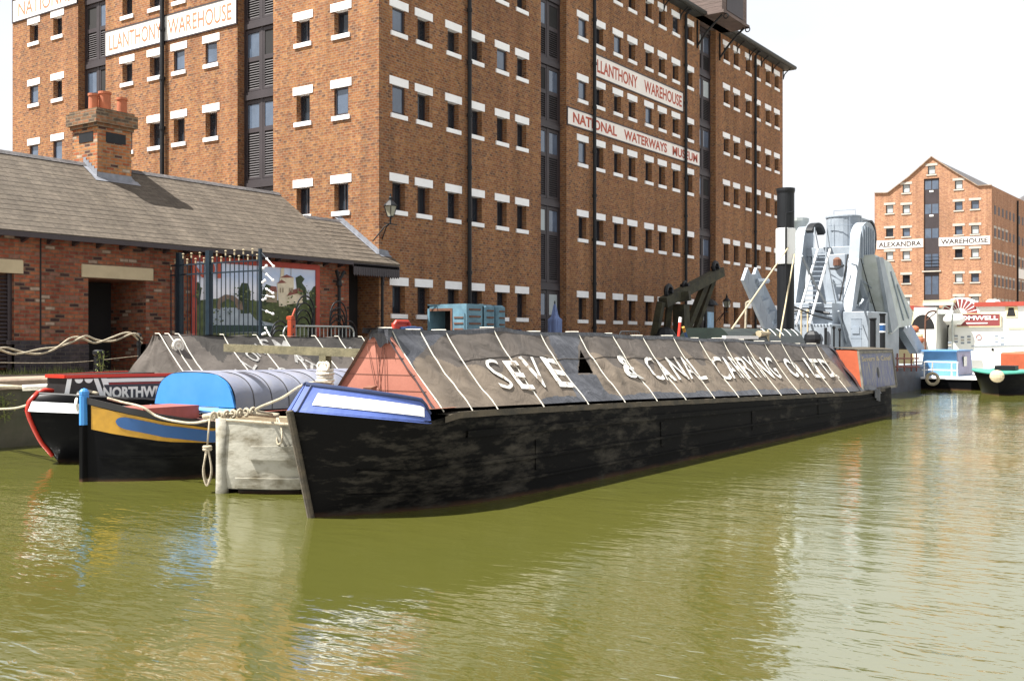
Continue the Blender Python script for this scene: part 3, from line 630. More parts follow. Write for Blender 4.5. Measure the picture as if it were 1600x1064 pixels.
mp_([(338, 482), (342, 466), (352, 460), (365, 462), (378, 472), (380, 484), (372, 484), (366, 472), (356, 466), (346, 474), (344, 484)], M['m_bridge'], .004, 'bridge')
mp_([(332, 508), (372, 508), (425, 509), (428, 518), (332, 520)], M['m_boat'], .005, 'boat')
for a, m_ in (([(439, 420), (444, 418), (444, 445), (437, 445)], 'm_stone'), ([(437, 434), (459, 433), (459, 470), (437, 470)], 'm_stone'), ([(433, 442), (448, 441), (448, 479), (436, 479)], 'm_stone'), ([(416, 456), (433, 455), (433, 473), (416, 472)], 'm_shade'), ([(448, 462), (473, 455), (473, 473), (448, 476)], 'm_stone')): mp_(a, M[m_], .005, 'castle_wall')
for a in ([(419, 456), (424, 447), (432, 448), (433, 456)], [(437, 434), (448, 429), (459, 434)], [(433, 443), (440, 437), (448, 442)], [(448, 463), (454, 454), (468, 450), (474, 456)], [(438, 419), (441, 415), (445, 418)]): mp_(a, M['m_roof'], .006, 'castle_roof')
mp_([(450, 414), (456, 411), (455, 416), (450, 419)], M['sign_red'], .006, 'flag')
mp_([(454.5, 413), (455.2, 413), (455.2, 432), (454.5, 432)], M['m_shade'], .007, 'flagpole')
for u in (437.5, 441.5, 452, 456, 420, 455, 465): mp_([(u, 450), (u + 1.6, 450), (u + 1.6, 457), (u, 457)], M['m_shade'], .008, 'castle_window')
q = MB(); rg = random.Random(3)
for k in range(260):
    cu_, cv_ = rg.choice([(308, 462), (381, 462), (417, 462), (489, 466), (470, 455), (345, 492), (455, 486), (430, 490), (480, 492)]); u = cu_ + rg.gauss(0, 8); v = cv_ + rg.gauss(0, 9)
    if not (302 < u < 494 and 446 < v < 515): continue
    r_ = rg.uniform(.8, 2.2); q.add([onY(u + r_ * math.cos(a), v + r_ * .8 * math.sin(a), WY - .041 - .0012 * 50 - .00004 * k) for a in ls(0, 5.2, 6)], [tuple(range(6))], rg.randrange(3))
tag(q.build('painted_leaves', [M['m_tree'], M['m_grass'], col('mural light leaves', (.16, .19, .06))], mu), kind='stuff')
q = MB()
def mt(u0, u1, v0, v1, s_): text_on(q, s_, lambda a, b_: onY(lerp(u0, u1, a), lerp(v1, v0, b_), WY - .041 - .0012 * 60), .02)
mt(301, 319, 412, 434, 'N'); mt(324, 336, 410, 430, 'o'); mt(340, 345, 411, 435, '1')
q.build('lettering', M['sign_red'], mu)
# ================================================================== RAILINGS at the quay edge
fe = thing('railings', 'tall dark railings with white knobs fencing off the quay in front of the mural', 'railings', (-7.9, -2, G))
FX = -7.9
for y, w_, z_ in ((-.45, .07, 4.17), (-1.57, .07, 4.17), (-3.385, .035, 4.13)): q = MB(); q.box(FX - w_ * .86, FX + w_ * .86, y - w_, y + w_, G, z_); q.build('post', M['iron_blue'], fe)
pass
for z in (3.62, 3.86, G + .17): q = MB(); q.box(FX - .017, FX + .017, -3.35, WY, z - .017, z + .017); q.build('rail', M['iron_blue'], fe)
bars = MB(); kn = MB(); y = -.12; i = 0
while y > -3.33:
    if abs(y + .45) > .09 and abs(y + 1.57) > .09:
        bars = MB(); kn = MB()
        zt = 4.04 if i % 2 else 3.90
        if y > -.4: zt -= .12
        bars.tube([(FX, y, G + .1), (FX, y, zt)], .0125, 6); kn.tube([(FX, y, zt - .02), (FX, y, zt + .05)], .018, 6); kn.ball((FX, y, zt + .09), .032, 8, sq=(1, 1, .6))
        bo_ = bars.build('bar', M['iron_blue'], fe); kn.build('knob', M['cream_stone'], bo_)
    y -= .158; i += 1
# fan of spikes reaching out over the water beside the end post
for z, dy, dz in ((4.06, -.42, -.36), (3.66, -.40, -.28), (3.62, -.18, .1), (3.28, -.4, -.2), (3.05, -.42, -.06), (2.72, -.4, -.12), (2.5, -.33, -.45), (2.1, -.34, -.32), (2.1, -.13, .05), (2.9, -.15, .06), (3.3, -.13, .08)):
    sp = MB(); kn = MB(); a = Vector((FX, -3.39, z)); e_ = a + Vector((.02, dy, dz)); sp.tube([a, a.lerp(e_, .55)], .013, 6); kn.tube([a.lerp(e_, .5), e_], .016, 6); kn.ball(e_, .036, 8); kn.ball(a.lerp(e_, .5), .034, 8); so_ = sp.build('spike', M['iron_blue'], fe); kn.build('knob', M['white'], so_)
# ================================================================== QUAYSIDE THINGS
M['galv'] = mat('galvanised steel', (.30, .33, .33), .45, .2, 5, metal=.5)
def barrier(u0, u1, Y, label):
    a = onY(u0, 512, Y)[0]; b_ = onY(u1, 515, Y)[0]; t_ = thing('crowd_barrier', label, 'barrier', ((a + b_) / 2, Y, G), 'crowd barriers on the quay')
    q = MB(); zt = G + 1.1; q.tube([(a, Y, G + .1), (a, Y, zt - .15), (a + .05, Y, zt - .05), (a + .15, Y, zt), (b_ - .15, Y, zt), (b_ - .05, Y, zt - .05), (b_, Y, zt - .15), (b_, Y, G + .1)], .022, 8); q.tube([(a, Y, G + .22), (b_, Y, G + .22)], .018, 6); q.build('frame', M['galv'], t_)
    q = MB(); x = a + .15
    while x < b_ - .1: q.tube([(x, Y, G + .22), (x, Y, zt)], .009, 6); x += .14
    q.build('bars', M['galv'], t_)
    for x in (a + .25, b_ - .25): q = MB(); q.beam((x, Y - .3, G + .04), (x, Y + .3, G + .04), .04); q.build('foot', M['galv'], t_)
barrier(443, 553, -2.5, 'grey crowd barrier behind the orange pillar, in front of the curled cycle racks')
barrier(968, 1000, -1.6, 'short grey crowd barrier on the quay left of the wooden derrick')
M['orange'] = mat('orange red paint', (.36, .055, .018), .5, .15, 4)
x, z1 = onY(455, 490, -2.75)[0], 2.62
t_ = thing('orange_pillar', 'small orange red pillar with slanted top standing on the quay by the mural', 'pillar', (x, -2.75, G))
q = MB(); q.bbox(x - .08, x + .08, -2.84, -2.68, G, 2.5, .02); q.prism([(x - .08, -2.84, 2.5), (x + .05, -2.84, 2.5), (x + .02, -2.84, 2.6), (x - .08, -2.84, 2.58)], (0, .18, 0)); q.build('housing', M['orange'], t_)
q = MB(); q.beam((x, -2.8, 2.6), (x + .09, -2.8, 2.78), .035); q.build('lever', M['orange'], t_)
q = MB(); q.box(x - .03, x + .01, -2.85, -2.842, 2.1, 2.16); q.box(x - .03, x + .01, -2.85, -2.842, 2.3, 2.36); q.build('plate', M['frame_dark'], t_)
def rack(u, Y, h, label, n=5):
    x = onY(u, 490, Y)[0]; t_ = thing('cycle_rack', label, 'bike rack', (x, Y, G), 'curled black cycle racks'); q = MB()
    for k in range(n):
        hh = h * (1 - .1 * k); ww = .33 - .02 * k; xx = x + k * .07
        q.tube([(xx - ww, Y + k * .1, G)] + [(xx - ww * math.cos(a), Y + k * .1, G + hh - ww + ww * 1.3 * math.sin(a)) for a in ls(0, math.pi, 10)] + [(xx + ww, Y + k * .1, G)], .022, 6)
    q.build('hoops', M['iron'], t_)
rack(477, -1.3, 1.85, 'tall curled black cycle rack in front of the castle mural'); rack(529, -1.1, 1.75, 'curled black cycle rack against the drainpipe beside the porch'); rack(438, -1.5, 1.15, 'low curled black cycle rack left of the orange pillar', 3); rack(545, -.9, 1.2, 'low curled black cycle rack at the porch entrance', 3)
# blue lockers
M['blue_box'] = mat('weathered blue paint', (.12, .235, .30), .65, .35, 3.2, col2=(.075, .15, .20), bump=.15); M['rust'] = mat('rusty brown steel', (.16, .07, .04), .85, .4, 4)
M['blue_red'] = mat('red plastic', (.5, .05, .03), .5, .1, 4)
def locker(xa, xb, ya, yb, zt, label, opened):
    t_ = thing('blue_cabin', label, 'cabin', ((xa + xb) / 2, (ya + yb) / 2, G), 'pale blue steel cabins on the quay')
    if opened:
        q = MB(); q.bbox(xa + .9, xb, ya, yb, G, zt, .07); q.box(xa, xa + .9, yb - .08, yb, G, zt - .04); q.box(xa, xa + .9, ya, yb, zt - .14, zt - .01); q.box(xa, xa + .9, ya, ya + .55, G, zt - .14); q.build('body', M['blue_box'], t_)
        q = MB(); q.box(xa - .015, xa + .05, ya + .55, ya + .62, G, zt - .14); q.box(xa - .015, xa + .05, ya + .62, yb - .1, zt - .22, zt - .14); q.box(xa + .8, xa + .9, ya + .55, yb - .08, G, zt - .14, 1); q.build('doorway', [M['rust'], M['recess_dark']], t_)
        q = MB(); q.box(xa - .03, xa - .005, ya + .06, ya + .5, G + .2, zt - .3)
        for k in range(5): q.box(xa - .05, xa - .03, ya + .1, ya + .46, zt - .45 - k * .18, zt - .41 - k * .18, 1)
        q.build('door', [M['blue_box'], M['rust']], t_)
    else:
        q = MB(); q.bbox(xa, xb, ya, yb, G, zt, .07); q.build('body', M['blue_box'], t_)
    q = MB(); z = G + .35
    while z < zt - .2: q.box(xa + .12, xb - .12, ya - .03, ya - .002, z, z + .05); z += .22
    q.build('ribs', M['rust'], t_)
def lk(u0, u1, v, Y, dy, label, op):
    a = onY(u0, 480, Y); b_ = onY(u1, 480, Y); locker(a[0], b_[0], Y, Y + dy, onY(u0, v, Y)[2], label, op)
lk(729, 754, 474, -2.6, 1.55, 'large pale blue steel cabin with an open dark doorway, leftmost of the blue cabins', True)
lk(757, 774, 476, -2.2, .9, 'narrow pale blue cabin between the open cabin and the last one', False); lk(777, 791, 477, -2.0, .8, 'rightmost small pale blue cabin beside the drainpipe wall', False)
x = onY(625, 508, -2.4)[0]; t_ = thing('kiddie_machine', 'small red frame holding blue rollers, half hidden behind the barge cover', 'machine', (x, -2.4, G))
q = MB(); q.tube([(x - .25, -2.4, G), (x - .25, -2.4, 2.45), (x - .18, -2.4, 2.52), (x + .35, -2.4, 2.52), (x + .42, -2.4, 2.45), (x + .42, -2.4, G)], .05, 8); q.box(x - .25, x + .42, -2.38, -2.3, 2.3, 2.48); q.build('frame', M['blue_red'], t_)
M['navy'] = mat('navy paint', (.02, .05, .13), .45, .3, 5)
q = MB(); q.tube([(x - .1, -2.55, 2.28), (x + .75, -2.55, 2.28)], .1, 10); q.tube([(x + .1, -2.62, 2.28), (x + .4, -2.62, 2.28)], .12, 10); q.build('roller', M['navy'], t_)
t_.name = 'roller_frame'
x = onY(812, 517, -1.5)[0]; t_ = thing('hand_cart', 'low dark blue hand cart on the quay between blue cabins and parasol', 'cart', (x, -1.5, G))
q = MB(); q.bbox(x - .3, x + .9, -1.8, -1.2, 2.05, 2.2, .03); q.box(x - .25, x - .18, -1.7, -1.3, 2.2, 2.36); q.build('tray', M['navy'], t_)
for xx in (x - .1, x + .7): q = MB(); q.torus((xx, -1.75, G + .3), .26, .04, 'y', 16, 6); q.tube([(xx, -1.75, G + .3), (xx, -1.3, G + .3)], .03, 6); q.tube([(xx, -1.5, G + .3), (xx, -1.5, 2.06)], .03, 6); q.build('wheel', M['iron'], t_)
M['parasol'] = mat('folded blue parasol', (.16, .22, .42), .8, .45, 3, stretch=(9, 9, .6), bump=.3)
t_ = thing('folded_parasol', 'closed pale blue parasol upright on the quay before the dark loading bay', 'parasol', (7.95, -1.5, G))
q = MB(); q.lathe(7.95, -1.5, [(G, .25), (G + .06, .25), (G + .07, .03), (3.4, .025), (3.44, .01)], 10); q.build('pole', M['iron'], t_)
q = MB(); n = 20; vs = []; pf = [(1.75, .2), (2.2, .235), (2.75, .24), (2.85, .13), (3.05, .09), (3.25, .05), (3.33, .02)]
q.grid(lambda a, z: (lambda r_: (7.95 + r_ * math.cos(a) * (1 + .16 * math.cos(5 * a)), -1.5 + r_ * math.sin(a) * (1 + .16 * math.cos(5 * a)), z))(np.interp(z, [p[0] for p in pf], [p[1] for p in pf])), ls(0, 2 * math.pi, 31), ls(1.75, 3.33, 20)); q.build('canopy', M['parasol'], t_, smooth=True)
# timber derrick
M['oldwood'] = mat('mossy black timber', (.055, .05, .025), .9, .5, 3, col2=(.022, .02, .012), bump=.6, bscale=14)
cy = -2.2
def c_(u, v, y=cy): return onY(u, v, y)
t_ = thing('timber_derrick', 'old mossy black timber crane with slanting jib on the quay before the far loading bay', 'crane', (c_(1055, 531)[0], cy, G))
q = MB(); q.beam(c_(1036, 473), c_(1126, 425), .4, .42, up=(0, 0, 1)); q.beam(c_(1060, 465), c_(1078, 462, cy - .5), .35, .4); q.build('jib', M['oldwood'], t_)
for a, b_, w_ in (((1033, 472), (1033, 531), .28), ((1046, 475), (1054, 531), .24), ((1104, 440), (1072, 534), .27), ((1117, 430), (1088, 534), .22), ((1064, 476), (1066, 531), .55)):
    q = MB(); A = c_(*a); B = c_(*b_); B[2] = max(B[2], G); q.beam(A, (B[0], B[1] + (.5 if w_ < .35 else 0), G), w_); q.build('post', M['oldwood'], t_)
for (u, v, r_) in ((1045, 456, .33), (1118, 418, .3), (1070, 446, .2)): q = MB(); p = c_(u, v); q.torus(p, r_ * .8, r_ * .3, 'y', 18, 6); q.tube([(p[0], p[1] - .2, p[2]), (p[0], p[1] + .2, p[2])], .08, 8); q.tube([p, (p[0], p[1], p[2] - .35)], .07, 6); q.build('pulley', M['iron'], t_)
q = MB(); p = c_(1038, 522); q.lathe(p[0], p[1], [(G, .6), (2.1, .58), (2.45, .35), (2.55, .12)], 12); q.build('winch_cover', M['iron'], t_)
# information board with blue poster in the bay, bollards
x = 24.2; t_ = thing('poster_stand', 'dark noticeboard with pale blue poster standing in the far loading bay', 'noticeboard', (x, -.25, G))
q = MB(); q.bbox(x - .1, x + .95, -.25, -.12, G, 3.75, .05); q.lathe(x + .45, -.2, [(3.75, .45), (3.95, .3), (4.05, .12)], 12); q.build('frame', M['iron'], t_); M['poster'] = mat('pale blue poster', (.22, .42, .62), .4, .4, 2)
q = MB(); q.box(x + .05, x + .8, -.262, -.252, 2.05, 3.4); q.build('poster', M['poster'], t_)
def bollard(loc, r_, h, label):
    t_ = MB(); x, y = loc; t_.lathe(x, y, [(G - .01, r_ * 1.35), (G + .06, r_ * 1.3), (G + .12, r_), (G + h * .8, r_ * .88), (G + h * .84, r_ * 1.12), (G + h * .95, r_ * 1.1), (G + h, r_ * .7)], 16)
    tag(t_.build('bollard', M['iron'], smooth=False), label, 'bollard', 'iron bollards on the quay')
p = onZ(154, 589, G); bollard((p[0], p[1]), .105, .55, 'stout black mooring bollard on the quay edge above the red boat')
bollard((onY(1122, 520, -2.6)[0], -2.6), .16, 1.0, 'dark ribbed bollard on the quay right of the noticeboard')
M['rope'] = mat('old rope', (.42, .36, .26), .9, .35, 12, bump=.5, bscale=60); M['rope_white'] = mat('white rope', (.72, .68, .58), .85, .2, 14, bump=.3, bscale=60)
# rope fence along the quay
px = onY(217, 530, -3.0)[0]
pts = []
for X_, lb in ((px, 'thin black rope post near the grey boat cover, holding the sagging rope'), (px - 4.6, 'black rope post outside the doorway at the left, holding the sagging rope')):
    q = MB(); q.tube([(X_, -3.0, G), (X_, -3.0, G + .78)], .035, 8); q.ball((X_, -3.0, G + .84), .06, 10); q.tube([(X_, -3.0, G + .62), (X_, -3.0, G + .7)], .05, 8); tag(q.build('rope_post', M['iron']), lb, 'post', 'posts of the rope fence')
def strand(pts, r_, tw, ph, n=60):
    out_ = []; seg = [Vector(p) for p in pts]; L_ = len(seg) - 1
    for i in range(n):
        f = i / (n - 1) * L_; k = min(int(f), L_ - 1); fr = f - k; fr2 = fr * fr * (3 - 2 * fr) if L_ > 2 else fr
        a, b2 = seg[k], seg[k + 1]; p = a.lerp(b2, fr); p = p + Vector((0, tw * math.sin(ph + i * .55), tw * math.cos(ph + i * .55))); out_.append(p)
    return out_
def curve(pts, n=50):
    """Catmull-Rom through the points"""
    p = [Vector(q) for q in pts]; p = [p[0] * 2 - p[1]] + p + [p[-1] * 2 - p[-2]]; o = []; L_ = len(p) - 3
    for i in range(n):
        f = i / (n - 1) * L_; k = min(int(f), L_ - 1); t = f - k; a, b2, c, d = p[k:k + 4]
        o.append(.5 * ((2 * b2) + (c - a) * t + (2 * a - 5 * b2 + 4 * c - d) * t * t + (3 * b2 - a - 3 * c + d) * t ** 3))
    return o
base = [(-30, 547), (0, 545), (25, 550), (55, 550), (85, 544), (110, 532), (130, 527), (150, 533), (175, 530), (205, 521), (222, 533)]
q = MB()
for ph in (0, math.pi): 
    c2 = curve([onY(u, v, -3.02) for u, v in base], 120); q.tube([p + Vector((0, .03 * math.sin(ph + i * .16), .045 * math.cos(ph + i * .16))) for i, p in enumerate(c2)], .021, 6)
tag(q.build('rope_swag', M['rope'], smooth=True), 'thick twisted pale rope sagging along the quay in front of the doorways', 'rope')
q = MB(); q.tube(curve([onY(u, v, -3.02) for u, v in ((-30, 566), (60, 567), (130, 565), (216, 556))], 40), .006, 5); tag(q.build('chain', M['rope']), 'thin chain slung low beneath the thick rope on the quay', 'chain')
# weeds
M['weed'] = mat('weeds', (.10, .15, .035), .8, .4, 8, col2=(.2, .19, .06))
q = MB()
for k in range(2600):
    x = random.uniform(-13.8, -6); y = WY - .04 - abs(random.gauss(0, .28)); h = random.uniform(.03, .13) * (1 if random.random() < .8 else 1.8); a = random.uniform(0, 6.3)
    if noise.noise(Vector((x * 1.3, y * 2, 0))) < -.05: continue
    q.add([(x, y, G), (x + .012 * math.cos(a), y + .012 * math.sin(a), G), (x + .05 * math.cos(a + 1), y + .05 * math.sin(a + 1), G + h)], [(0, 1, 2)])
tag(q.build('grass', M['weed'], fix=False), 'rough dry grass along the foot of the old brick wall', 'grass', kind='stuff')
def weedplant(x, y, z, h, n, label):
    q = MB()
    for k in range(n):
        a = random.uniform(0, 6.3); r_ = random.uniform(.02, .3) * h; zz = z + random.uniform(.1, 1) * h; p = Vector((x + r_ * math.cos(a), y + r_ * math.sin(a), zz)); s_ = random.uniform(.02, .045)
        d = Vector((random.gauss(0, 1), random.gauss(0, 1), random.gauss(0, .6))).normalized() * s_; e_ = d.cross(Vector((random.random(), random.random(), 1))).normalized() * s_ * .5
        q.quad(p, p + d + e_, p + d * 2, p + d - e_)
    for k in range(5): a = random.uniform(0, 6.3); q.tube([(x, y, z), (x + .1 * h * math.cos(a), y + .1 * h * math.sin(a), z + h * .8)], .005, 4)
    tag(q.build('weed_plant', M['weed'], fix=False), label, 'plant', 'weeds on the quay')
p = onY(8, 640, QY - .1); weedplant(p[0], p[1], p[2] - .25, .55, 130, 'leafy green weed growing from the quay wall at the left edge')
p = onZ(168, 590, G); weedplant(p[0], p[1] + .2, G, .55, 50, 'thin green weed behind the black mooring bollard')
# ================================================================== BOATS
def hullmat(name, c1, c2, rough, bump=.3):
    """tarred planks: worn patches, horizontal streaks, rust at the waterline"""
    m = bpy.data.materials.new(name); m.use_nodes = True; t = m.node_tree; b = t.nodes['Principled BSDF']; b.inputs['Roughness'].default_value = rough; b.inputs['Specular IOR Level'].default_value = .08
    tcn = N(t, 'ShaderNodeTexCoord'); sx = N(t, 'ShaderNodeSeparateXYZ'); t.links.new(tcn.outputs['Object'], sx.inputs[0])
    mpn = N(t, 'ShaderNodeMapping'); mpn.inputs['Scale'].default_value = (1.6, 1.6, 5.5); t.links.new(tcn.outputs['Object'], mpn.inputs['Vector'])
    n1 = N(t, 'ShaderNodeTexNoise'); n1.inputs['Scale'].default_value = 1.5; n1.inputs['Detail'].default_value = 9; n1.inputs['Roughness'].default_value = .7; t.links.new(mpn.outputs['Vector'], n1.inputs['Vector'])
    n2 = N(t, 'ShaderNodeTexNoise'); n2.inputs['Scale'].default_value = .55; n2.inputs['Detail'].default_value = 4; t.links.new(tcn.outputs['Object'], n2.inputs['Vector'])
    r1 = N(t, 'ShaderNodeValToRGB'); e = r1.color_ramp.elements; e[0].position = .53; e[0].color = (*c1, 1); e[1].position = .78; e[1].color = (*c2, 1)
    ml = N(t, 'ShaderNodeMath', operation='MULTIPLY_ADD'); ml.inputs[1].default_value = .7; ml.inputs[2].default_value = -.35; t.links.new(n2.outputs['Fac'], ml.inputs[0])
    ad = N(t, 'ShaderNodeMath', operation='ADD'); t.links.new(n1.outputs['Fac'], ad.inputs[0]); t.links.new(ml.outputs[0], ad.inputs[1]); t.links.new(ad.outputs[0], r1.inputs['Fac'])
    # waterline rust and slime
    az = N(t, 'ShaderNodeMath', operation='MULTIPLY_ADD'); az.inputs[1].default_value = .16; t.links.new(n1.outputs['Fac'], az.inputs[0]); t.links.new(sx.outputs['Z'], az.inputs[2])
    r2 = N(t, 'ShaderNodeValToRGB'); e = r2.color_ramp.elements; e[0].position = .06; e[0].color = (.8, .8, .8, 1); e[1].position = .14; e[1].color = (0, 0, 0, 1); t.links.new(az.outputs[0], r2.inputs['Fac'])
    mx_ = N(t, 'ShaderNodeMix', data_type='RGBA'); mx_.inputs['B'].default_value = (.075, .04, .022, 1); t.links.new(r2.outputs['Color'], mx_.inputs['Factor']); t.links.new(r1.outputs['Color'], mx_.inputs['A'])
    t.links.new(mx_.outputs['Result'], b.inputs['Base Color'])
    bp = N(t, 'ShaderNodeBump'); bp.inputs['Strength'].default_value = bump; bp.inputs['Distance'].default_value = .015; t.links.new(n1.outputs['Fac'], bp.inputs['Height']); t.links.new(bp.outputs['Normal'], b.inputs['Normal'])
    return m
M['hull_old'] = hullmat('tarred worn planks', (.0035, .0032, .003), (.048, .042, .033), .75, .5)
M['hull_black'] = hullmat('black hull paint', (.0035, .0035, .004), (.012, .012, .011), .3, .1)
M['hull_cream'] = mat('weathered cream paint', (.30, .285, .235), .85, .4, 2.6, col2=(.115, .097, .06), bump=.4, bscale=9, lo=.46, hi=.68, stretch=(1, 1, 1.8))
M['blue_trim'] = mat('worn blue paint', (.075, .12, .36), .5, .3, 4, col2=(.05, .085, .27)); M['blue_dark'] = mat('dark blue paint', (.02, .035, .10), .5, .3, 5)
M['white_worn'] = mat('worn white panel', (.78, .76, .70), .55, .12, 5, col2=(.62, .52, .36), lo=.6, hi=.8)
M['pink'] = mat('salmon pink boards', (.37, .145, .10), .8, .12, 2.5, col2=(.32, .12, .082), bump=.1)
M['seam'] = mat('board seam', (.2, .085, .06), .9, .2, 3)
M['deckwood'] = mat('brown deck wood', (.20, .08, .045), .7, .4, 3, stretch=(1, 6, 1)); M['deck_red'] = mat('red oxide deck', (.24, .07, .05), .75, .3, 3); M['deck_pink'] = mat('pinkish deck paint', (.42, .22, .2), .75, .25, 3)
M['wood_edge'] = mat('worn wooden gunwale', (.085, .065, .04), .85, .5, 5, col2=(.03, .026, .018), stretch=(.6, 1, 1), bump=.5)
M['yellow'] = mat('mustard paint', (.44, .23, .012), .5, .25, 5); M['sky_blue'] = mat('bright blue paint', (.03, .185, .50), .55, .15, 2.5, col2=(.045, .21, .48)); M['light_blue'] = mat('light blue rail paint', (.13, .40, .78), .4, .1, 3)
M['mid_blue'] = mat('mid blue paint', (.02, .085, .24), .4, .15, 3); M['red'] = mat('bright red paint', (.50, .03, .015), .4, .1, 3); M['dark_red'] = mat('deep red paint', (.25, .02, .02), .4, .15, 3)
M['panel_navy'] = mat('dark slate panel', (.03, .033, .045), .4, .2, 3); M['panel_black'] = mat('black panel', (.022, .02, .02), .5, .3, 3); M['letter'] = mat('white letters', (.82, .81, .76), .6, .08, 3)
M['letter_worn'] = mat('worn white letters', (.74, .72, .66), .7, .1, 7, col2=(.24, .20, .16), lo=.52, hi=.62)
def tarp(name, c1, c2, c3, rough, s1=.55, sc=1.0, bump=.6, spec=.3):
    m = bpy.data.materials.new(name); m.use_nodes = True; t = m.node_tree; b = t.nodes['Principled BSDF']; b.inputs['Roughness'].default_value = rough; b.inputs['Specular IOR Level'].default_value = spec
    tcn = N(t, 'ShaderNodeTexCoord')
    n1 = N(t, 'ShaderNodeTexNoise'); n1.inputs['Scale'].default_value = s1 * sc; n1.inputs['Detail'].default_value = 6; n1.inputs['Roughness'].default_value = .6
    n2 = N(t, 'ShaderNodeTexNoise'); n2.inputs['Scale'].default_value = 5 * sc; n2.inputs['Detail'].default_value = 8; n2.inputs['Roughness'].default_value = .7; n2.inputs['Distortion'].default_value = 1.0
    for n in (n1, n2): t.links.new(tcn.outputs['Object'], n.inputs['Vector'])
    r = N(t, 'ShaderNodeValToRGB'); e = r.color_ramp.elements; e[0].position = .4; e[0].color = (*c1, 1); e[1].position = .62; e[1].color = (*c2, 1); t.links.new(n1.outputs['Fac'], r.inputs['Fac'])
    r2 = N(t, 'ShaderNodeMapRange'); r2.inputs['From Min'].default_value = .5; r2.inputs['From Max'].default_value = .78; r2.inputs['To Max'].default_value = .55; t.links.new(n2.outputs['Fac'], r2.inputs['Value'])
    mm = N(t, 'ShaderNodeMix', data_type='RGBA'); mm.inputs['B'].default_value = (*c3, 1); t.links.new(r2.outputs['Result'], mm.inputs['Factor']); t.links.new(r.outputs['Color'], mm.inputs['A']); t.links.new(mm.outputs['Result'], b.inputs['Base Color'])
    n3 = N(t, 'ShaderNodeTexNoise'); n3.inputs['Scale'].default_value = 2.6 * sc; n3.inputs['Detail'].default_value = 5; n3.inputs['Distortion'].default_value = 1.5; t.links.new(tcn.outputs['Object'], n3.inputs['Vector'])
    bp = N(t, 'ShaderNodeBump'); bp.inputs['Strength'].default_value = bump; bp.inputs['Distance'].default_value = .04; t.links.new(n3.outputs['Fac'], bp.inputs['Height']); t.links.new(bp.outputs['Normal'], b.inputs['Normal'])
    return m
M['canvas'] = tarp('faded brown canvas', (.165, .132, .100), (.12, .096, .074), (.072, .06, .050), .9)
M['canvas_damp'] = tarp('damp brown canvas', (.095, .08, .068), (.075, .064, .056), (.05, .045, .042), .8)
M['plastic'] = tarp('black plastic sheet', (.035, .036, .042), (.055, .057, .066), (.12, .12, .13), .38, 1.5, 1.4, .8, .5)
M['grey_canvas'] = tarp('grey brown canvas', (.10, .086, .075), (.08, .069, .06), (.07, .06, .052), .9, .5, 1.1)
M['grey_damp'] = tarp('dark damp canvas', (.05, .045, .04), (.036, .033, .03), (.03, .028, .026), .85, .5, 1.1)
M['grey_tarp'] = tarp('shiny grey cover', (.19, .20, .25), (.13, .145, .205), (.23, .21, .185), .42, 1.0, 1.0, .25, .6)
def cosfall(x): return math.exp(-(x / 1.1) ** 2)
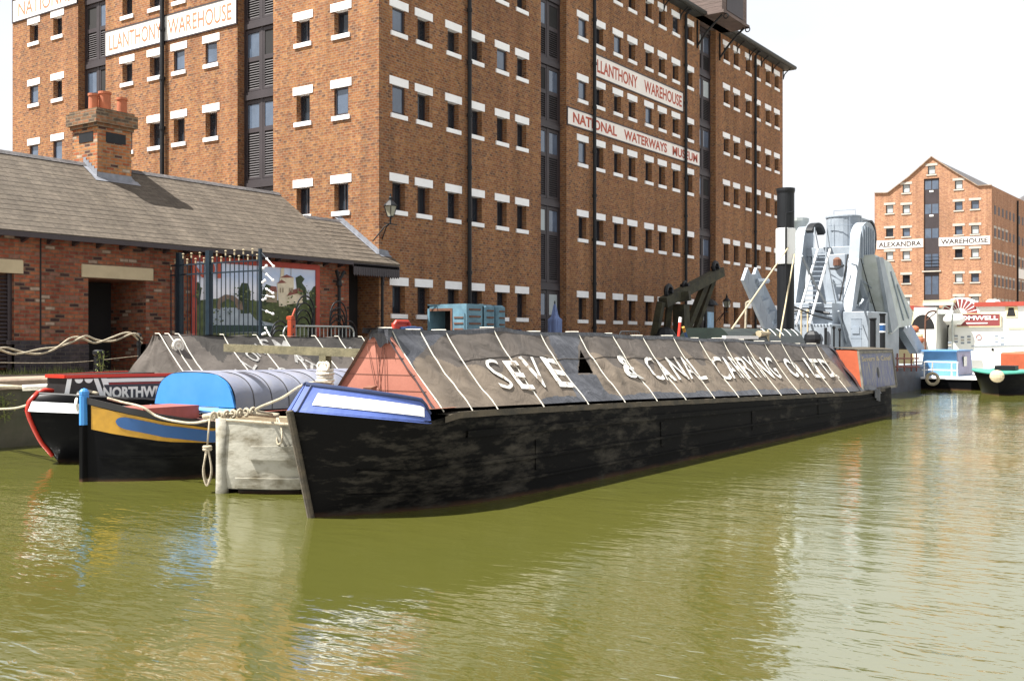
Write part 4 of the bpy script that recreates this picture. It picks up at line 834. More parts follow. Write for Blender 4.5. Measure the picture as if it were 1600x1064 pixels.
class Hull:
    def __init__(s, x0, y0, stem, wl, tp, zt, length, stern=1.5, taper=1.0):
        s.x0, s.y0, s.stem, s.wlp, s.tpp, s.zt, s.len, s.stern = x0, y0, stem, wl, tp, zt, length, stern
    def prof(s, p, q):
        B, L_, k = p; q = max(q, 0); h = B * (1 - (1 - min(q / L_, 1)) ** k)
        r = s.len - q
        if r < s.stern: h *= max(0, 1 - (1 - r / s.stern) ** 2.6) ** .5
        return h
    def pt(s, q, z, off=0, side=1, inset=0):
        zt = s.zt(q); f = min(max(z / zt, 0), 1.4); h = lerp(s.prof(s.wlp, q), s.prof(s.tpp, q), min(f, 1)); zz, dd = zip(*s.stem)
        ds = float(np.interp(z, zz, dd)) * cosfall(q)
        return (q + ds, max(h - inset, 0), z)
    def w(s, q, z, off=0, side=1, inset=0):
        a = s.pt(q, z, inset=inset)
        if off:
            e = .02; b_ = s.pt(q + e, z, inset=inset); d = (b_[0] - a[0], b_[1] - a[1]); l = math.hypot(*d) or 1; a = (a[0] - d[1] / l * off, a[1] + d[0] / l * off, a[2])
        return (s.x0 + a[0], s.y0 - side * a[1], a[2])
    def qs(s, n=90):
        return [s.len * .5 * (1 - math.cos(math.pi * (i / (n - 1)) ** 1.25)) for i in range(n)]
    def build(s, parent, m, top=None, strakes=(), smooth=True):
        q = MB(); Q = s.qs()
        for side in (1, -1): q.grid(lambda a, g: s.w(a, lerp(-.3, s.zt(a), g), side=side), Q, ls(0, 1, 12))
        o = q.build('hull', m, parent, smooth=True)
        return o
    def band(s, parent, name, m, q0, q1, z0, z1, off=.006, side=(1, -1), n=24, th=.0, smooth=True):
        g = MB(); z0f = z0 if callable(z0) else (lambda a: z0); z1f = z1 if callable(z1) else (lambda a: z1)
        for sd in side:
            g.grid(lambda a, t: s.w(a, lerp(z0f(a), z1f(a), t), off=off, side=sd), ls(q0, q1, n), [0, .5, 1])
            if th:
                g.grid(lambda a, t: s.w(a, z1f(a), off=lerp(-.005, off, t), side=sd), ls(q0, q1, n), [0, 1]); g.grid(lambda a, t: s.w(a, z0f(a), off=lerp(-.005, off, t), side=sd), ls(q0, q1, n), [0, 1])
                g.grid(lambda a, t: s.w(q1 if a else q0, lerp(z0f(q1 if a else q0), z1f(q1 if a else q0), t), off=off if a else -.004, side=sd), [0], [0, 1])
        return g.build(name, m, parent, smooth=smooth)
    def deck(s, parent, name, m, q0, q1, z, inset=.04):
        g = MB(); zf = z if callable(z) else (lambda a: z)
        g.grid(lambda a, t: (lambda p: (p[0], lerp(p[1], 2 * s.y0 - p[1], t), p[2]))(s.w(a, zf(a), inset=inset)), ls(q0, q1, 24), [0, .5, 1]); return g.build(name, m, parent)
    def rim(s, parent, name, m, q0, q1, z, r=.03, n=40, off=0):
        g = MB(); zf = z if callable(z) else (lambda a: z)
        for sd in (1, -1): g.tube([s.w(a, zf(a), side=sd, off=off) for a in ls(q0, q1, n)], r, 6)
        return g.build(name, m, parent)
# ------------------------------------------------------------------ A: the big covered barge
BX, BY = -16.3, -13.6
bg_ = thing('cargo_barge', 'long black barge under a brown canvas cover with white lettering and pink triangular board', 'barge', (BX, BY, 0))
ztA = lambda q: float(np.interp(q, [0, 1.0, 1.4, 2.1, 5.8, 17.4, 20.4], [1.23, 1.06, 1.14, 1.13, 1.04, .72, .74]))
HA = Hull(BX, BY, [(-.3, .06), (0, 0), (1.23, -.325), (1.5, -.1)], (1.06, 4.5, 3.5), (1.03, 1.45, 2.3), ztA, 20.9, 1.0)
HA.build(bg_, M['hull_old'])
for (z0, z1, q0) in ((.80, .88, 1.6), (.46, .50, .4), (.2, .23, .3)):
    HA.band(bg_, 'strake', M['hull_old'], q0, 19.6, lambda a, z=z0: z * ztA(a) / 1.1, lambda a, z=z1: z * ztA(a) / 1.1, off=.03, side=(1,), n=60, th=1)
for q_ in (3.0, 6.6, 10.4, 14.2): HA.band(bg_, 'plank_butt', M['hull_old'], q_, q_ + .16, .3, .7, off=.012, side=(1,), n=3, th=1)
q = MB(); q.tube([(BX + d, BY, z) for z, d in ((-.3, .05), (0, -.02), (.6, -.18), (1.22, -.345))], .042, 8); q.build('stem_post', M['wood_edge'], bg_)
# blue bow bulwark leaning inwards
def zb0(a): return float(np.interp(a, [0, 1.0], [1.225, 1.05])) - .01
def zb1(a): return float(np.interp(a, [0, .95, 1.05], [1.50, 1.30, 1.12]))
def bul(a, t, sd, off=0):
    p = HA.w(a, zb0(a), off=off, side=sd); tt = t * .12; 
    dx = .225 * t * cosfall(a) if a < 3 else 0
    yy = BY + (p[1] - BY) * (1 - .10 * t) if a > .05 else p[1]
    return (p[0] + dx, yy, lerp(zb0(a), zb1(a), t))
q = MB()
for sd in (1, -1): q.grid(lambda a, t: bul(a, t, sd, .012), ls(0, 1.04, 26), ls(0, 1, 5))
for sd in (1, -1): q.grid(lambda a, t: bul(a, t, sd, -.05), ls(0, 1.04, 26), ls(0, 1, 3))
for sd in (1, -1): q.grid(lambda a, t: tuple(lerp(x, y, t) for x, y in zip(bul(a, 1, sd, .012), bul(a, 1, sd, -.05))), ls(0, 1.04, 26), [0, 1])
bw = q.build('bow_bulwark', M['blue_trim'], bg_)
q = MB()
for sd in (1, -1): q.tube([bul(a, 1, sd, .0) for a in ls(0, 1.04, 20)], .03, 8)
q.build('rubbing_rail', M['blue_dark'], bw)
q = MB(); q.grid(lambda a, t: bul(a, t, 1, .022), ls(.10, .96, 24), [.30, .5, .74]); q.build('name_panel', M['white_worn'], bw)
q = MB(); q.tube([bul(.035, t, 1, .015) for t in (0, .5, 1)], .012, 6); q.build('corner_bead', M['blue_dark'], bw)
HA.deck(bg_, 'fore_deck', M['deckwood'], .1, 1.5, 1.2, .08)
q = MB(); q.beam((BX + .45, BY - .42, 1.42), (BX + .9, BY - .1, 1.42), .09, .07); q.beam((BX + .75, BY - .5, 1.24), (BX + .75, BY + .6, 1.24), .12); q.build('deck_beam', M['deckwood'], bg_)
# cratch board
CX = BX + 1.13
def crat(n, z): return (CX, BY - n, z)
q = MB(); q.prism([crat(.90, 1.20), crat(.10, 2.10), crat(-.10, 2.10), crat(-.90, 1.20)], (.05, 0, 0)); cb = q.build('cratch_board', M['pink'], bg_)
q = MB()
for z in (1.39, 1.58, 1.78, 1.96): h = .90 - (z - 1.2) * .8 / .9; q.box(CX - .004, CX - .001, BY - h, BY + h, z - .004, z + .004)
q.build('board_seams', M['seam'], cb)
q = MB()
for a, b_ in (((-.05, 1.98), (.02, 1.36)), ((-.18, 1.92), (-.02, 1.36)), ((.08, 1.98), (-.03, 1.36)), ((.1, 1.9), (.12, 1.24))): q.tube([(CX - .02, BY - a[0], a[1]), (CX - .03, BY - b_[0], b_[1])], .005, 5)
q.ball((CX - .03, BY, 1.36), .04, 8, sq=(.6, 1, 1.6)); q.tube([(CX - .03, BY, 1.3), (CX - .04, BY - .04, 1.22)], .01, 5); q.build('lashing', M['seam'], cb)
# cover
S0, S1 = 1.08, 17.95
zg = lambda s_: float(np.interp(s_, [1, 2.1, 5.8, 17.4, 18], [1.2, 1.172, 1.085, .745, .74]))
zrid = lambda s_: float(np.interp(s_, [1, 5, 12, 17.9], [2.12, 2.11, 1.99, 1.85])) + .012 * math.sin(s_ * 2.3) + (.035 * math.exp(-((s_ - 3.55) / .3) ** 2))
ng = lambda s_: float(np.interp(s_, [1, 1.3, 2.2, 18], [.86, .9, .92, .9]))
ropeT = [611, 655, 695, 770, 842.5, 902.5, 955, 1002.5, 1050, 1090, 1128, 1161, 1193, 1219, 1249, 1274]
ropeS = [float(onY(u, 522, BY - .1)[0] - BX) for u in ropeT]
u2s_gap = (5.0, 6.3)
def cov(s_, t, side=1, off=0.0):
    """t 0 at the gunwale .. 1 at the ridge plank edge"""
    n = lerp(ng(s_), .10, t); z = lerp(zg(s_), zrid(s_), t)
    k = min((abs(s_ - r) for r in ropeS), default=1)
    bul_ = .05 * (1 - math.exp(-(k / .16) ** 2)) * math.sin(math.pi * min(t * 1.0, 1)) 
    wv = .03 * noise.noise(Vector((s_ * 1.3, t * 2.2, side * 3))) + .016 * abs(noise.noise(Vector((s_ * 2.6 + t * 4.5, t * 1.5 - s_, 31)))) + .014 * noise.noise(Vector((s_ * 4.2 + t * 3, t * 4, side * 9)))
    wv *= math.sin(math.pi * min(max(t, .02), .98)) ** .5
    sag = -.045 * math.sin(math.pi * t)
    if u2s_gap[0] < s_ < u2s_gap[1]: wv += .05 * noise.noise(Vector((s_ * 5, t * 3.5, 11))) * math.sin(math.pi * (s_ - u2s_gap[0]) / (u2s_gap[1] - u2s_gap[0])) * math.sin(math.pi * min(max(t, 0), 1))
    d = bul_ + wv + sag + off
    return (BX + s_, BY - side * (n + d * .74), z + d * .67)
def u2s(u, t): # photo column at slope fraction t of the near side
    lo, hi = 1.0, 19.0
    for _ in range(40):
        mid = (lo + hi) / 2; p = np.array(cov(mid, t)) - CAM; uu = 800 + f_px * (p @ Rv) / (p @ Fv)
        if uu < u: lo = mid
        else: hi = mid
    return lo
def cpix(s_, t):
    p = np.array(cov(s_, t)) - CAM; D = p @ Fv; return 800 + f_px * (p @ Rv) / D, 531 - f_px * p[2] / D
def inside(u, v, poly):
    c = False; n = len(poly); j = n - 1
    for i in range(n):
        (x1, y1), (x2, y2) = poly[i], poly[j]
        if (y1 > v) != (y2 > v) and u < (x2 - x1) * (v - y1) / (y2 - y1) + x1: c = not c
        j = i
    return c
# outlines of the black sheets and of the tear on the slope of the cover (as seen, then fixed to the surface)
FRONT = [(590, 500), (716, 505), (700, 521), (668, 543), (643, 567), (655, 592), (672, 622), (676, 640), (640, 600), (590, 540)]
GAP = [(852, 505), (910, 505), (903, 545), (903, 585), (930, 585), (944, 608), (962, 624), (962, 645), (905, 640), (902, 622), (880, 575), (862, 541)]
HOLE = [(907, 547), (903, 583), (927, 583), (918, 566)]
def cmat(s_, t):
    d = noise.noise(Vector((s_ * 5, t * 5, 1))); u, v = cpix(s_, t); u += 3 * d; v += 2 * d
    if inside(u, v, FRONT) or inside(u, v, GAP) or s_ < 1.2: return 2
    if t < .085 + .012 * math.sin(s_ * 3) + .02 * d and s_ > 3.4: return 2
    if t > .955 or s_ > 17.45 - .35 * t: return 2
    k = min((abs(s_ - r) for r in ropeS)); ph = k / .42
    lim = .66 - .22 * min(ph, 1) ** 2 + .25 * noise.noise(Vector((s_ * 1.1, 0, 5)))
    if t > lim + .16 * (1 if 9 < s_ < 12 else 0): return 1
    return 0
def cskip(s_, t): return 4 < s_ < 8 and inside(*cpix(s_, t), HOLE)     # torn opening in the side
svals = sorted(set(ls(S0, S1, 620)) | set(ls(5.1, 6.4, 150))); tvals = ls(0, 1, 100)
q = MB(); q.grid(lambda a, t: cov(a, t), svals, tvals, mi=cmat, skip=cskip); cv = q.build('canvas_cover', [M['canvas'], M['canvas_damp'], M['plastic']], bg_, smooth=True, fix=False)
q = MB(); q.grid(lambda a, t: cov(a, t, -1), ls(S0, S1, 200), ls(0, 1, 12)); q.build('canvas_cover', [M['canvas']], bg_, smooth=True, fix=False)
q = MB(); q.grid(lambda a, n: (BX + a, BY - n, zrid(a) + .012 + .006 * math.sin(a * 7 + n * 9)), ls(S0 - .12, S1, 160), ls(-.12, .12, 4))
for sd in (1, -1): q.grid(lambda a, t: (BX + a, BY - sd * (.12 + .012 * t), zrid(a) + .014 - .06 * t - .02 * t * noise.noise(Vector((a * 3, 0, 0)))), ls(S0 - .12, S1, 160), [0, 1])
q.build('ridge_sheet', M['plastic'], bg_, smooth=True)
# plastic flap folded over the cratch top, seam line, hem
q = MB(); q.grid(lambda a, t: (CX - .05 - .02 * math.sin(a * 9), BY - a, 2.13 - t * (.16 + .05 * math.sin(a * 14) + .03 * math.sin(a * 31))), ls(-.14, .2, 12), ls(0, 1, 5)); q.grid(lambda a, t: (lerp(CX - .05, CX + .1, t), BY - a, 2.135), ls(-.14, .2, 8), [0, 1]); q.build('loose_flap', M['plastic'], cb, smooth=True)
q = MB(); q.tube([cov(a, .63 + .012 * math.sin(a * 2.2), off=.004) for a in ls(2.2, 17, 200)], .0055, 5); q.build('seam', M['canvas_damp'], cv)
q = MB()
for i, sr in enumerate(ropeS):
    for sd in (1, -1):
        r_ = MB(); r_.tube([cov(sr, t, sd, off=.008) if t > 0 else (BX + sr, BY - sd * (ng(sr) + .03), zg(sr) - .04) for t in ls(0, 1, 14)] + [(BX + sr, BY - sd * .12, zrid(sr) + .022), (BX + sr, BY, zrid(sr) + .024)], .0078, 6); r_.build('cover_rope', M['rope_white'], bg_)
def word(mb, s, u0, u1, t0, t1, bold=.02):
    mb = MB()
    tm = (t0 + t1) / 2; a, b_ = u2s(u0, tm), u2s(u1, tm)
    vs, fs = text2d(s, bold, 0, 1.12 if len(s) > 3 else 1.0); mb.add([cov(lerp(a, b_, x) + .03 * noise.noise(Vector((x * 6, y * 3, 2))), lerp(t0, t1, y) + .012 * noise.noise(Vector((x * 9, y, 7))), off=.021) for x, y in vs], fs); mb.build('lettering', M['letter_worn'], cv)
word(q, 'S', 768, 788, .20, .60, -.012); word(q, 'E', 798, 820, .19, .57, .01); word(q, 'V', 824, 846, .20, .60, .01); word(q, 'E', 857, 880, .20, .62, .02); word(q, '&', 969, 993, .30, .66, .03); word(q, 'CANAL', 1012, 1093, .27, .64, .006)
word(q, 'CARRYING', 1118, 1211, .28, .68, .004); word(q, 'CO.', 1229, 1253, .29, .66, .02); word(q, 'LTD.', 1262, 1301, .28, .68, .02)
# gunwale timber, stern cabin, hanging sheet
q = MB(); q.grid(lambda a, t: (lambda p: (p[0], lerp(p[1], BY - ng(a) + .1, t), p[2] + .003))(HA.w(a, ztA(a))), ls(1.3, 19.5, 80), [0, 1]); q.grid(lambda a, t: (lambda p: (p[0], p[1] - .018, p[2] + .012 - .075 * t + .01 * noise.noise(Vector((a * 4, t, 0)))))(HA.w(a, ztA(a))), ls(1.2, 19.5, 160), [0, 1])
q.grid(lambda a, t: (lambda p: (p[0], lerp(p[1], BY + ng(a) - .1, t), p[2] + .003))(HA.w(a, ztA(a), side=-1)), ls(1.3, 19.5, 40), [0, 1]); q.build('gunwale', M['wood_edge'], bg_)
s0 = S1 + .04; s1 = s0; s2 = float(onY(1397, 600, BY - .85)[0] - BX)
M['greywood_trim'] = mat('worn cabin trim', (.22, .20, .16), .8, .5, 5, col2=(.1, .09, .07)); M['cabin_red'] = mat('red lead cabin side', (.42, .085, .03), .7, .2, 4); M['cabin_wood'] = mat('peeling blue grey planks', (.115, .13, .22), .8, .4, 3, col2=(.26, .24, .21), stretch=(7, 7, .4), bump=.4, lo=.45, hi=.62)
def cab(s_, t, side=1, off=0): zb = .72; return (BX + s_, BY - side * (lerp(.90, .78, t) + off), lerp(zb, 1.74, t))
q = MB(); q.poly([cab(s0 - .012, 0), cab(s0 - .012, 1), cab(s0 - .012, 1, -1), cab(s0 - .012, 0, -1)]); cr_ = q.build('cabin_front', M['cabin_red'], bg_)
q = MB(); q.grid(lambda a, t: cab(a, t), ls(s1, s2, 5), [0, 1]); q.grid(lambda a, t: cab(a, t, -1), ls(s1, s2, 5), [0, 1]); q.poly([cab(s2, 0), cab(s2, 1), cab(s2, 1, -1), cab(s2, 0, -1)]); cw = q.build('cabin_side', M['cabin_wood'], bg_); 
q = MB()
for t in (.02, .95): q.beam(cab(s1, t, off=.015), cab(s2, t, off=.015), .02, .07)
for a in (s1, s2): q.beam(cab(a, 0, off=.015), cab(a, 1, off=.015), .05, .03)
q.build('trim', M['greywood_trim'], cw)
q = MB(); vs, fs = text2d('Severn & Canal', .01)
q.add([cab(lerp(s1 + .25, s2 - .25, x), .72 + .12 * y, off=.008) for x, y in vs], fs); q.build('lettering', M['cream_stone'], cw)
q = MB(); q.add([cab((s1 + s2) / 2 + .1 * math.cos(a), .42 + .14 * math.sin(a), off=.008) for a in ls(0, 2 * math.pi, 14)[:-1]], [tuple(range(13))]); q.build('porthole', M['iron'], cw)
q = MB(); q.grid(lambda a, n: (BX + a, BY - n, 1.745 + .06 * (1 - (n / .85) ** 2)), ls(s0 - .03, s2 + .06, 4), ls(-.82, .82, 9)); q.build('cabin_roof', M['wood_edge'], bg_)
for u, v1, r_, h in ((1379, 497, .075, .95), (1364, 507, .08, .8)):
    p = onY(u, 548, BY - .3); q = MB(); q.lathe(p[0], p[1], [(1.7, r_ * 1.3), (1.74, r_), (1.74 + h, r_), (1.76 + h, r_ * 1.25), (1.8 + h, r_ * 1.25)], 12); o = q.build('chimney', M['iron'], bg_)
    if u == 1379: q = MB(); q.lathe(p[0], p[1], [(2.25, r_ + .006), (2.42, r_ + .006)], 12, 0); q.lathe(p[0], p[1], [(2.42, r_ + .007), (2.46, r_ + .007)], 12, 1); q.lathe(p[0], p[1], [(2.21, r_ + .007), (2.25, r_ + .007)], 12, 1); q.build('painted_band', [M['mid_blue'], M['white']], o)
q = MB(); sA = S1 - .35
q.grid(lambda a, t: (BX + lerp(S1 - .2, S1 + .95, t) + .05 * math.sin(a * 8), BY - lerp(lerp(.12, .95, a), lerp(.2, 1.09, a), t) - .03 * math.sin(a * 11 + t * 4), lerp(lerp(zrid(S1), zg(S1) + .02, a), lerp(1.55, .62, a), t * .75) + .03 * math.sin(t * 7 + a * 5)), ls(0, 1, 20), ls(0, 1, 12))
q.grid(lambda a, t: (BX + lerp(S1 + .45, S1 + .9, a), BY - 1.09 - .03 * math.sin(a * 9), lerp(.76, lerp(.55, .42, a), t)), ls(0, 1, 8), ls(0, 1, 4)); q.build('hanging_sheet', M['plastic'], bg_, smooth=True)
q = MB(); p = HA.w(20.25, .5); q.box(BX + 20.3, BX + 20.75, BY - .05, BY + .05, -.3, .95); q.build('rudder', M['hull_old'], bg_)
# ------------------------------------------------------------------ B: blue and yellow boat
X2, Y2 = -15.98, -8.77
bb = thing('narrowboat', 'black boat with mustard and blue bow band, bright blue rounded board and shiny grey cover', 'narrowboat', (X2, Y2, 0))
ztB = lambda q_: float(np.interp(q_, [0, .25, .7, 1.4, 3, 18], [1.20, 1.08, .93, .80, .75, .72]))
HB = Hull(X2, Y2, [(-.3, 0), (0, 0), (1.3, -.02)], (1.0, 1.5, 2.6), (1.02, 1.25, 2.4), ztB, 18.5, 1.5)
HB.build(bb, M['hull_black'])
HB.band(bb, 'painted_band', M['yellow'], .055, 3.4, lambda a: ztB(a) - .44 + .05 * min(a, 1.4) / 1.4 + .08 * min(a, 1.4) / 1.4, lambda a: ztB(a) - .10, off=.006, side=(1,))
def lz(a): return ztB(a) - .235 + .01 * a
def lh(a): x = (a - .24) / .1; return .085 * (1 if x > 1 else math.sqrt(max(0, 1 - (1 - x) ** 2)))
HB.band(bb, 'blue_lozenge', M['mid_blue'], .24, 3.2, lambda a: lz(a) - lh(a), lambda a: lz(a) + lh(a), off=.011, side=(1,), n=260)
HB.band(bb, 'top_wale', M['panel_black'], .03, 18, lambda a: ztB(a) - .09, lambda a: ztB(a), off=.02, side=(1, -1), n=60, th=1)
HB.band(bb, 'rubbing_strake', M['hull_black'], .12, 12, lambda a: .33 - .03 * min(a, 2), lambda a: .36 - .03 * min(a, 2), off=.02, side=(1,), n=40, th=1)
q = MB(); q.bbox(X2 - .07, X2 + .06, Y2 - .05, Y2 + .05, .8, 1.24, .03); q.ball((X2 - .005, Y2, 1.25), .075, 10, sq=(1, .8, .9)); q.build('stem_head', M['sky_blue'], bb)
q = MB(); q.bbox(X2 - .06, X2 + .05, Y2 - .045, Y2 + .045, -.3, .8, .01); q.build('stem_post', M['hull_black'], bb)
HB.deck(bb, 'fore_deck', M['deck_pink'], .05, 2.1, lambda a: ztB(a) - .01, .03); 
HB.deck(bb, 'hold_floor', M['deck_red'], 2.1, 18, lambda a: ztB(a) - .03, .03)
q = MB(); q.box(X2 + .75, X2 + 1.75, Y2 - .3, Y2 + .4, .8, 1.0); q.build('hatch_box', M['deck_red'], bb)
for u, v in ((167, 622), (285, 641)):
    p = onZ(u, v, 1.02 if u < 200 else .9); q = MB(); q.lathe(p[0], p[1], [(.75, .05), (p[2] + .02, .05), (p[2] + .03, .065), (p[2] + .07, .065)], 12); q.build('deck_stud', M['mid_blue'] if u < 200 else M['light_blue'], bb)
xb = X2 + 1.88; zB0 = .93
def arch(n_): x = min(abs(n_) / .96, 1); return .5 * (1 - x ** 3.2) ** .5 + .5 * float(np.interp(x, [0, .55, .78, .88, 1], [1, .97, .80, .60, 0]))
ang = ls(-.955, .955, 41)
q = MB(); q.prism([(xb, Y2 - n_, zB0 + .56 * arch(n_)) for n_ in ang], (.04, 0, 0)); fb = q.build('cratch_board', M['sky_blue'], bb)
q = MB(); q.tube([(xb - .05, Y2 - 1.0, zB0 - .015), (xb - .05, Y2 + 1.0, zB0 - .015)], .045, 8); q.build('base_rail', M['light_blue'], fb)
def tun(s_, k, off=0):
    th = lerp(0, math.pi, k); n_ = .98 * math.cos(th); c = abs(math.cos(th)) ** .62 * (1 if math.cos(th) > 0 else -1); sn = abs(math.sin(th)) ** .78
    rb = ((s_ - 1.88) / .36) % 1; o = .03 * math.sin(math.pi * rb) ** .7 * math.sin(th) ** .5 if 0 < k < 1 else 0
    o += .02 * noise.noise(Vector((s_ * 1.1, k * 3, 4)))
    z0 = lerp(zB0, .8, min((s_ - 1.9) / 8, 1)); return (X2 + s_, Y2 - (.97 + o) * c, z0 + (.56 + o + .0) * sn)
q = MB(); q.grid(tun, ls(1.9, 17.8, 420), ls(0, 1, 33)); tn = q.build('hooped_cover', M['grey_tarp'], bb, smooth=True)
for k_ in range(1, 44):
    s_ = 1.9 + .36 * k_
    if s_ > 17: break
    q = MB(); q.tube([tuple(np.array(tun(s_, a)) + np.array([0, 0, .004])) for a in ls(0, 1, 33)], .008, 5); q.build('hoop_strap', M['panel_black'], tn)
# ------------------------------------------------------------------ C: cream boat
X3, Y3 = -15.63, -11.25
bc = thing('cream_boat', 'weathered cream painted wooden boat with blunt end and rubbing strakes beside the big barge', 'boat', (X3, Y3, 0))
ztC = lambda q_: float(np.interp(q_, [0, .6, 2, 12], [.96, .88, .82, .8]))
HC = Hull(X3, Y3, [(-.3, .12), (0, .02), (.3, -.02), (1.0, 0)], (.98, .62, 1.7), (1.02, .6, 1.7), ztC, 11.5, 1.0)
PORT = .12      # the stem post stands at the port corner of the blunt end
def cw_(a, z, side=1, inset=0):
    p_ = HC.w(a, z, side=side, inset=inset); return p_ if side == 1 else (p_[0], Y3 + (p_[1] - Y3) * PORT, p_[2])
q = MB(); Q = HC.qs()
for side in (1, -1): q.grid(lambda a, g_: cw_(a, lerp(.06, ztC(a), g_), side), Q, ls(0, 1, 12))
q.build('hull', M['hull_cream'], bc, smooth=True)
q = MB()
for side in (1, -1): q.grid(lambda a, g_: cw_(a + .1, lerp(-.3, .1, g_), side, .06), Q[:-1], ls(0, 1, 4))
q.build('bottom', M['hull_black'], bc, smooth=True)
HC.band(bc, 'strake', M['hull_cream'], .16, 10, lambda a: .45, lambda a: .62 + .02 * a, off=.045, side=(1,), n=50, th=1); HC.band(bc, 'strake', M['hull_cream'], .08, 10, .08, .21, off=.05, side=(1,), n=50, th=1)
q = MB(); q.tube([(X3 + .02, Y3, z) for z in (-.05, .1, .5, .97)], [.09, .085, .08, .085], 10); q.build('stem_post', M['hull_cream'], bc, smooth=True)
q = MB()
for sd in (1, -1): q.tube([cw_(a, ztC(a), sd) for a in ls(0, 10.5, 60)], .022, 6)
q.build('gunwale', M['rope'], bc)
q = MB(); q.grid(lambda a, t: (lambda p1, p2: (p1[0], lerp(p1[1], p2[1], t), p1[2]))(cw_(a, ztC(a) - .12, 1, .04), cw_(a, ztC(a) - .12, -1, .04)), ls(.12, 11, 24), [0, .5, 1]); q.build('deck', M['deckwood'], bc)
q = MB(); q.beam((X3 + .32, Y3 + .2, .93), (X3 + 1.0, Y3 - 1.0, .93), .12, .09); q.build('deck_beam', M['cream_stone'], bc)
M['greywood'] = mat('weathered grey green timber', (.16, .14, .08), .9, .4, 6, col2=(.09, .08, .045), stretch=(1, 1, 1), bump=.4)
sT = 1.91; tp_ = thing('timber_cross_post', 'weathered timber T shaped post with rope coiled at its foot beside the pink board', 'post', (X3 + sT, Y3, .8))
q = MB(); q.beam((X3 + sT, Y3, .7), (X3 + sT, Y3, 1.80), .13, .12); q.build('post', M['greywood'], tp_)
q = MB(); q.beam((X3 + sT - .02, Y3 + 2.15, 1.875), (X3 + sT - .02, Y3 - .8, 1.81), .08, .12); q.build('cross_beam', M['greywood'], tp_)
q = MB()
for k in range(5): q.torus((X3 + sT, Y3, 1.36 + .05 * k), .1 + .012 * (k % 2), .026, 'z', 16, 6)
for a in range(3): q.torus((X3 + sT - .05, Y3 + .05 - .06 * a, 1.62), .05, .022, 'x', 12, 6)
q.build('rope_coil', M['rope_white'], tp_)
# ------------------------------------------------------------------ D: red and black boat
X4, Y4 = -14.84, -6.32
bd = thing('narrowboat', 'black boat with red edged curved stem, white bow stripe, lettered panel and grey canvas cover', 'narrowboat', (X4, Y4, 0))
ztD = lambda q_: float(np.interp(q_, [0, .4, 1.4, 3, 18], [1.14, 1.10, .98, .95, .9]))
stemD = [(-.3, .2), (0, 0), (.35, -.3), (.55, -.41), (.75, -.50), (.89, -.54), (1.02, -.50), (1.14, -.37), (1.2, -.3)]
HD = Hull(X4, Y4, stemD, (1.0, 2.0, 2.6), (1.04, 1.25, 2.1), ztD, 18.5, 1.5)
HD.build(bd, M['hull_black']); q = MB()
for sd in (1, -1): q.grid(lambda a, t: HD.w(a, lerp(ztD(a) - .27, ztD(a) - .12, t), off=lerp(.075, .008, t), side=sd), ls(.02, 2.4, 30), [0, 1]); q.grid(lambda a, t: HD.w(a, ztD(a) - .27, off=.075 * t, side=sd), ls(.02, 2.4, 30), [0, 1])
q.build('white_stripe', M['white_bright'], bd)
q = MB(); q.tube([(X4 + d - .01, Y4, z) for z, d in [(zz, float(np.interp(zz, [a for a, _ in stemD], [b_ for _, b_ in stemD]))) for zz in ls(.12, 1.15, 16)]], .036, 8); q.tube([(X4 - .38, Y4, 1.15), (X4 - .25, Y4, 1.19), (X4 - .1, Y4, 1.17)], .034, 8); q.build('stem_band', M['red'], bd, smooth=True)
HD.deck(bd, 'fore_deck', M['hull_black'], .05, 18, lambda a: ztD(a) - .01, .02); HD.rim(bd, 'rubbing_rail', M['panel_black'], 0, 17, lambda a: ztD(a), .025)
A_ = (X4 - .03, Y4 - .28); B_ = (X4 + 1.95, Y4 - .98)
def fcab(a, t, off=0, inward=0):     # fore cabin side: a 0..1 along, t 0..1 up
    dx, dy = B_[0] - A_[0], B_[1] - A_[1]; l = math.hypot(dx, dy); nx_, ny_ = dy / l, -dx / l
    return (A_[0] + dx * a + nx_ * off, A_[1] + dy * a + ny_ * off, lerp(.84, 1.40, t))
def fu(u, off=0):   # photo column -> a
    dx, dy = B_[0] - A_[0], B_[1] - A_[1]; p = onPl(u, 600, (A_[0], A_[1], 0), (dy, -dx, 0)); return ((p[0] - A_[0]) * dx + (p[1] - A_[1]) * dy) / (dx * dx + dy * dy)
mirr = lambda p: (p[0], 2 * Y4 - p[1], p[2])
q = MB(); q.poly([fcab(0, 0), fcab(1, 0), fcab(1, 1), fcab(0, 1)]); q.poly([mirr(fcab(0, 0)), mirr(fcab(1, 0)), mirr(fcab(1, 1)), mirr(fcab(0, 1))]); q.poly([fcab(0, 0), mirr(fcab(0, 0)), mirr(fcab(0, 1)), fcab(0, 1)])
q.poly([fcab(0, 1), fcab(1, 1), mirr(fcab(1, 1)), mirr(fcab(0, 1))]); fc = q.build('fore_cabin', M['panel_black'], bd)
def strip(m_, a0, a1, t0, t1, off, name, sl=0): q = MB(); q.poly([fcab(a0, t1, off), fcab(a1, t1, off), fcab(a1 + sl, t0, off), fcab(a0 + sl, t0, off)]); return q.build(name, m_, fc)
q = MB(); q.beam(fcab(-.01, 1.01, .0), fcab(1.02, 1.01, .0), .05, .05); q.beam(mirr(fcab(-.01, 1.01)), mirr(fcab(1.02, 1.01)), .05, .05); q.beam(fcab(-.01, 1.01), mirr(fcab(-.01, 1.01)), .05, .05); q.build('red_rail', M['red'], fc)
a1 = fu(146); a2 = fu(158)
strip(M['white_bright'], 0, .035, .3, .94, .006, 'white_edge', -.03); strip(M['white_bright'], a1, a1 + .035, 0, .94, .006, 'white_edge', .085); strip(M['white_bright'], a1 + .055, a1 + .1, 0, .94, .006, 'white_edge', .085)
